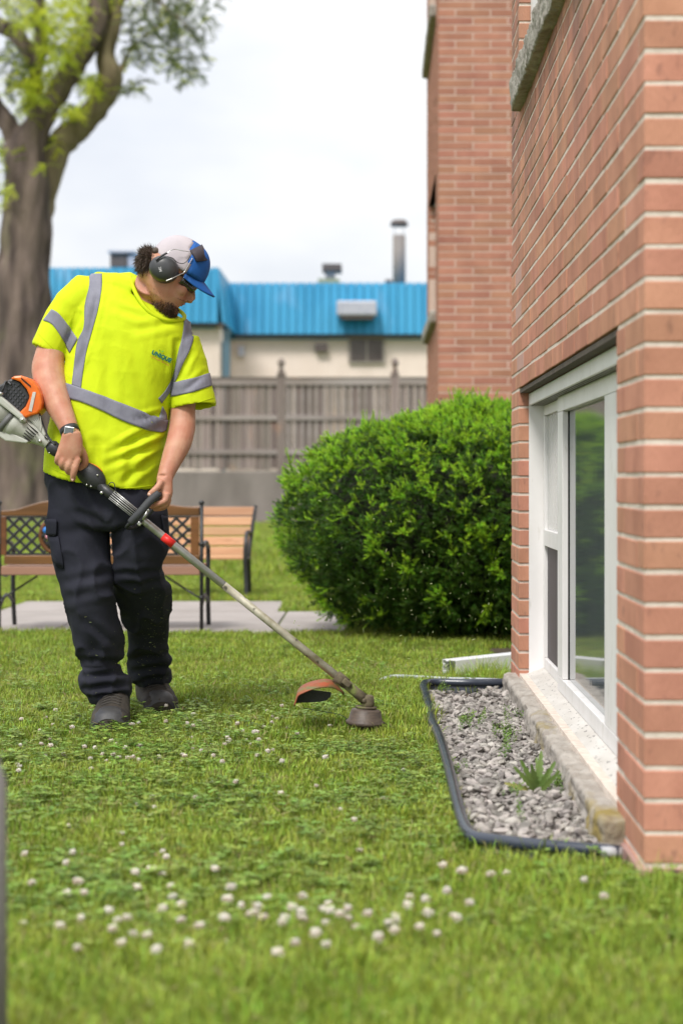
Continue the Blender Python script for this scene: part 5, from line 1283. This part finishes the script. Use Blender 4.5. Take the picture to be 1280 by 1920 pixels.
def hairfn():
    u = random.uniform(-56, -6); v = random.uniform(-30, 34); w = random.choice((-1, 1)) * random.uniform(0, .085)
    if u > -20 and v < -8: return None
    q = bb_.find_nearest(HL(u, v, w)); return q[0], q[1], HL(-1, -.6, 0) - HL(0, 0, 0)
flowb = (HL(-1, -.5) - HL(0, 0)).normalized()
def hairfn():
    a = random.uniform(0, 6.283); u = random.uniform(-52, -8); v = random.uniform(-30, 32)
    if u > -24 and v < -12: return None
    dd = Vector((random.gauss(0, 1), random.gauss(0, 1), random.gauss(0, 1))).normalized()
    p_ = HL(-27, -4, 0) + Vector((dd.x * .037, dd.y * .070, dd.z * .042)); u, v, w = uvw(p_)
    if u > -6: return None
    return p_, dd * .45, flowb * .5 + Vector((0, 0, -.6 if v < 0 else .15))
strands('hair', 5200, hairfn, .026, .0008, M['hair'], body, .45)
mb = MB(); mb.ell(HL(-27, -4, 0), (.037, .070, .042), None, 20, 14); mb.ell(HL(-25, 17, 0), (.022, .062, .020), None, 16, 10); hcap = mb.build('hair_base', M['hair'], body, True)
flowd = (HL(.3, -1) - HL(0, 0)).normalized()
def beardfn():
    u = random.uniform(14, 66); v = random.uniform(-78, -48); w = random.choice((-1, 1)) * .075 * random.random()
    lim = -48 - max(0, (50 - u)) * .40; 
    if u < 42 and random.random() < .55: return None
    if v > lim: return None
    q = bb_.find_nearest(HL(u, v, w))
    if uvw(q[0])[1] > lim + 3: return None
    return q[0], q[1] * .3, flowd * .8
strands('beard', 3400, beardfn, .019, .0006, M['beardm'], body, .3)
def stubble():
    r_ = random.random()
    if r_ < .3: u = random.uniform(56, 70); v = random.uniform(-34, -30)
    else: u = random.uniform(2, 40); v = random.uniform(-66, -30 - u * .3)
    q = bb_.find_nearest(HL(u, v, random.choice((-1, 1)) * random.uniform(.0, .08))); return q[0], q[1] * .2, flowd
strands('stubble', 900, stubble, .003, .00035, M['beardm'], body, .3)
MB().ell(HL(56, -66, 0), (.024, .024, .019), None, 16, 10).build('beard_base', M['beardm'], body, True)
# glasses
M['lens'] = mat('dark_lens', (.02, .018, .015), .06, spec=.9)
gl = MB()
for s in (1, -1):
    r0 = []
    for i, t in enumerate(np.linspace(0, 1, 9)):
        u = 70 - 32 * t ** 1.6; w = s * (.006 + .062 * t ** .8); hh_ = 11.5 - 4 * t ** 2
        r0.append([HL(u + 1, 2 + hh_, w), HL(u + 2.5, -1, w * 1.02), HL(u, -1 - hh_, w)])
    gl.loft(r0, False, 0, False)
o = gl.build('glasses', M['lens'], body, True); sld = o.modifiers.new('t', 'SOLIDIFY'); sld.thickness = .002
MB().tube([HL(38, 7, .068), HL(20, 4, .081), HL(2, 0, .084)], .003, 6).build('glasses_arm', M['blackpl'], o, True)
MB().tube([HL(70, 8, .0), HL(66, 10, .03), HL(40, 8, .068)], .0025, 6).build('glasses_frame', M['blackpl'], o, True)
# ---- cap
M['capblue'] = mat('blue_cap', (.008, .10, .38), .7, (.006, .085, .32), 14, bump=.0006, bscale=200)
M['capmesh'] = mat('pale_cap_mesh', (.50, .45, .47), .85, (.44, .40, .43), 10, bump=.0008, bscale=280)
def capdome(front):
    N1, N2 = 44, 18; mb = MB(); vs = []
    for i in range(N2 + 1):
        ph = math.pi / 2 * i / N2
        for j in range(N1):
            t = 2 * math.pi * j / N1; e = 2.25
            c_, s_ = math.copysign(abs(math.cos(t)) ** (2 / e), math.cos(t)), math.copysign(abs(math.sin(t)) ** (2 / e), math.sin(t))
            k = math.cos(ph) ** (2 / 2.5) if ph < 1.57 else 0
            zz = math.sin(ph) ** (2 / 2.3)
            uu = 22 + 57 * c_ * k + 1 * zz; vv = 15 + 59 * zz + .03 * (uu - 27) * 0
            pz = 1 + .012 * math.sin(6 * t)
            vs.append(HL(uu * 1.0, vv, .083 * s_ * k * pz))
    fs = []
    for i in range(N2):
        for j in range(N1):
            k = (j + 1) % N1; cc_ = sum((vs[q] for q in (i * N1 + j, i * N1 + k, (i + 1) * N1 + k, (i + 1) * N1 + j)), Vector()) / 4
            u_, v_, w_ = uvw(cc_); isf = u_ > 44 - .40 * (v_ - 12)
            if isf == front: fs.append((i * N1 + j, i * N1 + k, (i + 1) * N1 + k, (i + 1) * N1 + j))
    mb.add(vs, fs); return mb
cp = capdome(False).build('cap', M['capmesh'], body, True); s = cp.modifiers.new('t', 'SOLIDIFY'); s.thickness = .002
fp = capdome(True).build('front_panel', M['capblue'], cp, True); s = fp.modifiers.new('t', 'SOLIDIFY'); s.thickness = .0026
def seamc(us): MB().tube(us, .0013, 5).build('seam', mat('cap_seam', (.7, .68, .68), .7) if 'cap_seam' not in bpy.data.materials else bpy.data.materials['cap_seam'], cp, True)
# brim
rg = []
for t in np.linspace(-1, 1, 17):
    w = .078 * t; root_u = 78 - 38 * abs(t) ** 2.4; tip = 57 * (1 - abs(t) ** 2.6) ** .8 if abs(t) < 1 else 0
    # direction of the brim: from (384,528) towards (404,557) in px
    pts_ = []
    for q in np.linspace(0, 1, 7):
        L = 35 * (1 - abs(t) ** 2.6) ** .6 * q
        u = root_u + L * (.92); v = 18 - L * .38 - 4.0 * abs(t) ** 2 - 9 * abs(t) ** 2 * q
        pts_.append(HL(u, v, w))
    rg.append(pts_)
mb = MB(); mb.loft(rg, False, 0, False); o = mb.build('brim', M['capblue'], cp, True); s = o.modifiers.new('t', 'SOLIDIFY'); s.thickness = .004
# head pad strapped on the cap
rg = []
for t in np.linspace(-1, 1, 13):
    a = t * 1.3; k_ = math.cos(a); kk = math.sin(a)
    rg.append([HL(20 + 18 * k_, 48 + 28 * k_, .080 * kk), HL(30 + 20 * k_, 44 + 25 * k_, .083 * kk), HL(39 + 26 * k_, 39 + 19 * k_, .085 * kk)])
mb = MB(); mb.loft(rg, False, 0, False); pad = mb.build('ear_muff_pad', mat('dark_pad', (.055, .045, .055), .7, bump=.0006, bscale=200), body, True); s = pad.modifiers.new('t', 'SOLIDIFY'); s.thickness = .007
# ear muffs
M['muff'] = mat('black_muff_shell', (.028, .03, .034), .38, (.045, .046, .05), 10, spec=.6)
rm = Matrix.Rotation(R(20), 3, 'Y')
for s in (1, -1):
    mb = MB(); c = Q(307, 504, HY - s * .098); rings = []
    for (k_, dd) in ((.9, -.028), (1.0, -.022), (1.04, -.008), (1.0, .006), (.90, .017), (.70, .024), (.42, .028), (.1, .029)):
        rings.append([c + rm @ Vector((.0485 * k_ * math.cos(a) * (1 - .0 * math.sin(a)), 0, .043 * k_ * math.sin(a))) + Vector((0, -s * dd, 0)) for a in np.linspace(0, 6.2832, 28, endpoint=False)])
    mf = mb.loft(rings).build('ear_muff', M['muff'], body, True)
    cu = MB(); cu.tube([c + rm @ Vector((.040 * math.cos(a), 0, .037 * math.sin(a))) + Vector((0, s * .022, 0)) for a in np.linspace(0, 6.2832, 22)], .009, 8, False).build('ear_cushion', M['blackpl'], mf, True)
    if s == 1: near = mf; nc = c
nb = bvh_of(near.data)
M['greyp'] = mat('grey_print', (.45, .45, .46), .6)
text_on(nb, '3M', 300.5, 505, 9, 75, M['greyp'], 'lettering', near, .02, .001, 6.0)
def muffloop(pl, r_, nm, m, k=6): MB().tube(catmull([Q(x, y, HY - d_) for x, y, d_ in pl], k), r_, 7).build(nm, m, body, True)
muffloop([(292, 488, .128), (303, 480, .125), (313, 474.5, .115)], .0035, 'muff_arm', M['blackpl'])
muffloop([(313, 475, .115), (322, 469, .11), (330, 467.5, .10), (342, 470, .095), (354, 471.5, .085)], .0014, 'muff_wire', M['screw'])
muffloop([(311, 527, .118), (325, 521, .115), (337, 515, .10), (345, 511, .09), (352, 500, .086), (361, 484, .08)], .0015, 'muff_wire', M['screw'])
muffloop([(314, 481, .122), (324, 484, .12), (333, 492, .11), (343, 494, .10), (351, 489, .095), (357, 480, .085)], .0013, 'muff_wire', M['blackpl'])
# ---- trousers
mb = MB()
def lrow(y0, xl, xr, b, dy, y1=None): return srow((xl, y0), (xr, y1 if y1 else y0), b, dy, 32, 2.2)
mb.loft([lrow(870, 94, 302, .118, 0, 885), lrow(900, 92, 306, .126, 0), lrow(935, 93.5, 309, .128, 0), lrow(965, 93, 311, .124, 0), lrow(985, 96, 309, .11, 0), lrow(992, 120, 290, .05, 0)])
LL = [(960, 93, 206, .105, 0), (985, 92, 205, .104, 0), (1010, 93, 205.5, .102, 0), (1040, 97.5, 205.5, .096, -.01), (1075, 111, 209, .090, -.02), (1105, 121, 211, .088, -.03), (1140, 129, 213.5, .086, -.02), (1178, 136, 220, .082, 0), (1205, 139, 226, .080, .02), (1230, 150, 225, .078, .04), (1245, 162, 214, .076, .05), (1254, 160, 216, .082, .055), (1265, 149, 231, .086, .06), (1280, 147, 242, .086, .065), (1294, 153, 242.5, .082, .07), (1304, 165, 239, .076, .075), (1318, 170, 235, .072, .08)]
mb.loft([lrow(y, a, b, d_, dy) for y, a, b, d_, dy in LL])
RL = [(960, 208, 312, .102, 0), (990, 213, 312.5, .102, 0), (1015, 218, 311.5, .100, 0), (1040, 220.5, 308, .095, .0), (1064, 216, 300, .088, .01), (1080, 214, 305, .088, .03), (1095, 215, 316, .092, .06), (1112, 218, 319, .092, .10), (1145, 228, 316.5, .088, .18), (1178, 238, 316, .085, .27), (1208, 243, 312, .083, .34), (1222, 243, 312, .082, .38), (1240, 244, 316.5, .084, .42), (1262, 247.5, 317, .084, .46), (1276, 254, 315, .082, .50), (1286, 264, 301, .07, .52)]
mb.loft([lrow(y, a, b, d_, dy) for y, a, b, d_, dy in RL])
me = remeshed(mb, 'trousers', .0065, 3, .5)
FO = [(135, 960, 205, 975, 8, -.006), (110, 1000, 190, 990, 10, -.006), (205, 985, 150, 960, 7, -.007), (210, 1000, 260, 975, 7, -.006), (125, 1090, 205, 1075, 8, -.008), (130, 1120, 205, 1105, 8, -.006), (215, 1075, 295, 1072, 6, -.008), (225, 1100, 312, 1088, 7, -.007), (140, 1150, 190, 1200, 8, -.006), (150, 1235, 225, 1240, 6, -.008), (155, 1268, 238, 1262, 5, -.010), (160, 1290, 236, 1284, 5, -.010), (172, 1305, 232, 1300, 4, -.007), (250, 1235, 312, 1225, 6, -.008), (255, 1258, 314, 1250, 6, -.007), (262, 1275, 312, 1266, 5, -.006), (235, 1180, 300, 1200, 8, -.005), (160, 1160, 222, 1215, 7, -.006), (170, 1010, 200, 1070, 10, -.005), (225, 1010, 235, 1070, 9, -.005)]
def tf(p, m):
    px = p.x / p.y * F + CX; py = CY - (p.z - H) / p.y * F
    rg_ = 1 - abs(noise.noise(Vector((p.x * 11 + p.z * 4, p.y * 7, p.z * 5 - p.x * 7 + 2)))) * 2; n = max(0, rg_) ** 3 * .012 + noise.noise(Vector((p.x * 7, p.y * 5, p.z * 5 + 3))) * .007 + noise.noise(Vector((p.x * 18, p.y * 12, p.z * 16 + p.x * 9))) * .003 + noise.noise(Vector((p.x * 34 + p.z * 20, p.y * 20, p.z * 30))) * .0012
    for (x0, y0, x1, y1, w, a) in FO:
        dx, dy = x1 - x0, y1 - y0; L2 = dx * dx + dy * dy; t = max(0, min(1, ((px - x0) * dx + (py - y0) * dy) / L2)); d_ = math.hypot(px - x0 - t * dx, py - y0 - t * dy)
        a = a * (.62 if y0 < 1220 else .85)
        if d_ < w * 3.2: n += (a * math.exp(-(d_ / w) ** 2) - a * .8 * math.exp(-((d_ - w * 1.7) / w) ** 2)) * math.sin(math.pi * (.15 + .7 * t))
    return n
displace(me, tf); me.materials.append(M['trousers'])
tro = link('trousers', me, per); tbv = bvh_of(me)
def patch(pl, name, off=.006, label=None):
    A_, B_ = pl; return ribbon(tbv, A_, B_, name, M['trousers'], tro, off, 4, 5, 6.1, .004)
patch(([(92, 973), (100, 973), (110, 974)], [(92, 1003), (100, 1004), (109, 1004)]), 'pocket_flap', .009)
patch(([(95, 1006), (104, 1006), (112, 1006)], [(102, 1052), (112, 1062), (122, 1066)]), 'cargo_pocket', .005)
patch(([(300, 966), (306, 967), (310, 968)], [(304, 998), (308, 1000), (311, 1001)]), 'pocket_flap', .008)
pl_ = []
for _ in range(230):
    x = random.gauss(290, 16); y = random.gauss(1190, 55)
    if random.random() < .18: x = random.uniform(150, 235); y = random.uniform(1150, 1310)
    if not (1085 < y < 1310) : continue
    d = (P(x, y, 6) - CAMP).normalized(); h = tbv.ray_cast(CAMP, d)
    if h[0] is None: continue
    pl_.append(h[0] + h[1] * .0015)
M['speck'] = mat('grass_specks', (.24, .27, .11), .8, rnd=.4); clp = [sliver(M['speck'], .0035, .0007), sliver(M['speck'], .0014, .0006), sliver(M['speck'], .001, .0005)]
o = scatter('grass_clippings', pl_, [(random.uniform(0, 6.28), random.uniform(-.4, .4), random.uniform(-.3, .3)) for _ in pl_], [random.uniform(.5, 1.3) for _ in pl_], [random.randrange(3) for _ in pl_], clp, tro); o['kind'] = 'stuff'
# ---- boots
def boot(toe_px, toe_y, ang, L, w, label):
    s_ = (toe_y - 900) / (H - .0); Yt = F / s_; tip = Vector(((toe_px - CX) * Yt / F, Yt, 0)); fw = Vector((math.sin(ang), -math.cos(ang), 0)); sd = Vector((math.cos(ang), math.sin(ang), 0))
    mb = MB(); rings = []
    #  t from toe(0) to heel(1): half width, top height
    for t, hw, ht, zb_ in ((.0, .62, .046, .010), (.025, .84, .062, .004), (.08, .97, .074, 0), (.2, 1.0, .083, 0), (.32, 1.0, .095, 0), (.45, .93, .115, 0), (.56, .86, .13, 0), (.66, .80, .150, 0), (.78, .78, .155, 0), (.9, .76, .15, 0), (.97, .62, .145, .004), (1.0, .4, .13, .02)):
        c = tip - fw * (L * t); ring = []
        for j in range(20):
            a = 2 * math.pi * j / 20; ca, sa = math.cos(a), math.sin(a)
            x = w * hw * math.copysign(abs(ca) ** .75, ca); z = zb_ + (ht - zb_) * (.5 + .5 * math.copysign(abs(sa) ** .8, sa))
            if sa > 0: x *= 1 - .30 * sa ** 2 * (1 if t > .3 else .6)
            ring.append(c + sd * x + Vector((0, 0, z)))
        rings.append(ring)
    mb.loft(rings); me = remeshed(mb, 'boot', .0045, 3, .5); displace(me, lambda p, m: noise.noise(p * 22) * .003 + noise.noise(p * 60) * .0012)
    me.materials.append(M['boot']); b_ = link('boot', me, per); b_['label'] = label
    # toe cap, sole, laces
    mb = MB(); rings = []
    for t, hw, ht in ((-.006, .64, .046), (.025, .87, .065), (.08, 1.0, .077), (.15, 1.01, .081), (.19, 1.01, .083)):
        c = tip - fw * (L * t); rings.append([c + sd * (w * 1.02 * hw * math.copysign(abs(math.cos(a)) ** .75, math.cos(a)) * (1 - .18 * math.sin(a) ** 2)) + Vector((0, 0, .010 + (ht - .008) * abs(math.sin(a)) ** .8)) for a in np.linspace(0, math.pi, 13)])
    o = mb.loft(rings, False, 0, False).build('toe_cap', M['toecap'], b_, True)
    mb = MB(); rings = []
    for zz, kk in ((0, .99), (.012, 1.03), (.020, 1.03), (.024, .99)):
        rings.append([tip - fw * (L * (.5 - .5 * math.cos(a) * 1.01) ) + sd * (w * kk * math.copysign(abs(math.sin(a)) ** .62, math.sin(a)) * (1 - .16 * (1 - math.cos(a)) / 2)) + Vector((0, 0, zz)) for a in np.linspace(0, 6.2832, 30, endpoint=False)])
    mb.loft(rings).build('sole', M['blackpl'], b_, True)
    bv = bvh_of(me)
    for k in range(4):
        t = .26 + k * .055; z0 = .12; pts_ = []
        for q in np.linspace(-1, 1, 9):
            src = tip - fw * (L * (t + (.02 * (1 - abs(q))))) + sd * (q * w * .5) + Vector((0, 0, .3)); h = bv.ray_cast(src, Vector((0, 0, -1)))
            if h[0]: pts_.append(h[0] + Vector((0, 0, .0015)))
        if len(pts_) > 2: MB().tube(pts_, .0026, 6).build('lace', mat('lace', (.05, .045, .04), .8) if 'lace' not in bpy.data.materials else bpy.data.materials['lace'], b_, True)
    return b_
boot(203.5, 1375, R(2), .29, .064, 'dark work boot planted forward')
boot(303, 1341, R(17), .29, .068, 'dusty brown work boot set further back')
# ---- watch
wc = Q(131.5, 808, -.198); wax = (la[-1] - la[-9]).normalized()
mb = MB(); sd_ = wax.cross(Vector((0, 1, 0))).normalized(); dp_ = wax.cross(sd_).normalized()
rg = [[wc + wax * k_ + (sd_ * math.cos(a) * (.0325 + e_) + dp_ * math.sin(a) * (.0325 + e_)) for a in np.linspace(0, 6.2832, 28, endpoint=False)] for k_, e_ in ((-.009, -.003), (-.009, .0), (.009, .0), (.009, -.003))]
wb = mb.loft(rg, False).build('watch_strap', M['blackpl'], body, True)
tow = (CAMP - wc).normalized(); fcn = wc + Vector((.003, -.031, .0)); rw = Matrix.Rotation(R(9), 3, 'Y')
MB().box(fcn, (.033, .009, .027), rw).build('watch_case', M['screw'], wb, bevel=.003)
MB().box(fcn + Vector((0, -.005, 0)), (.027, .002, .021), rw).build('watch_face', M['glass'], wb, bevel=.001)
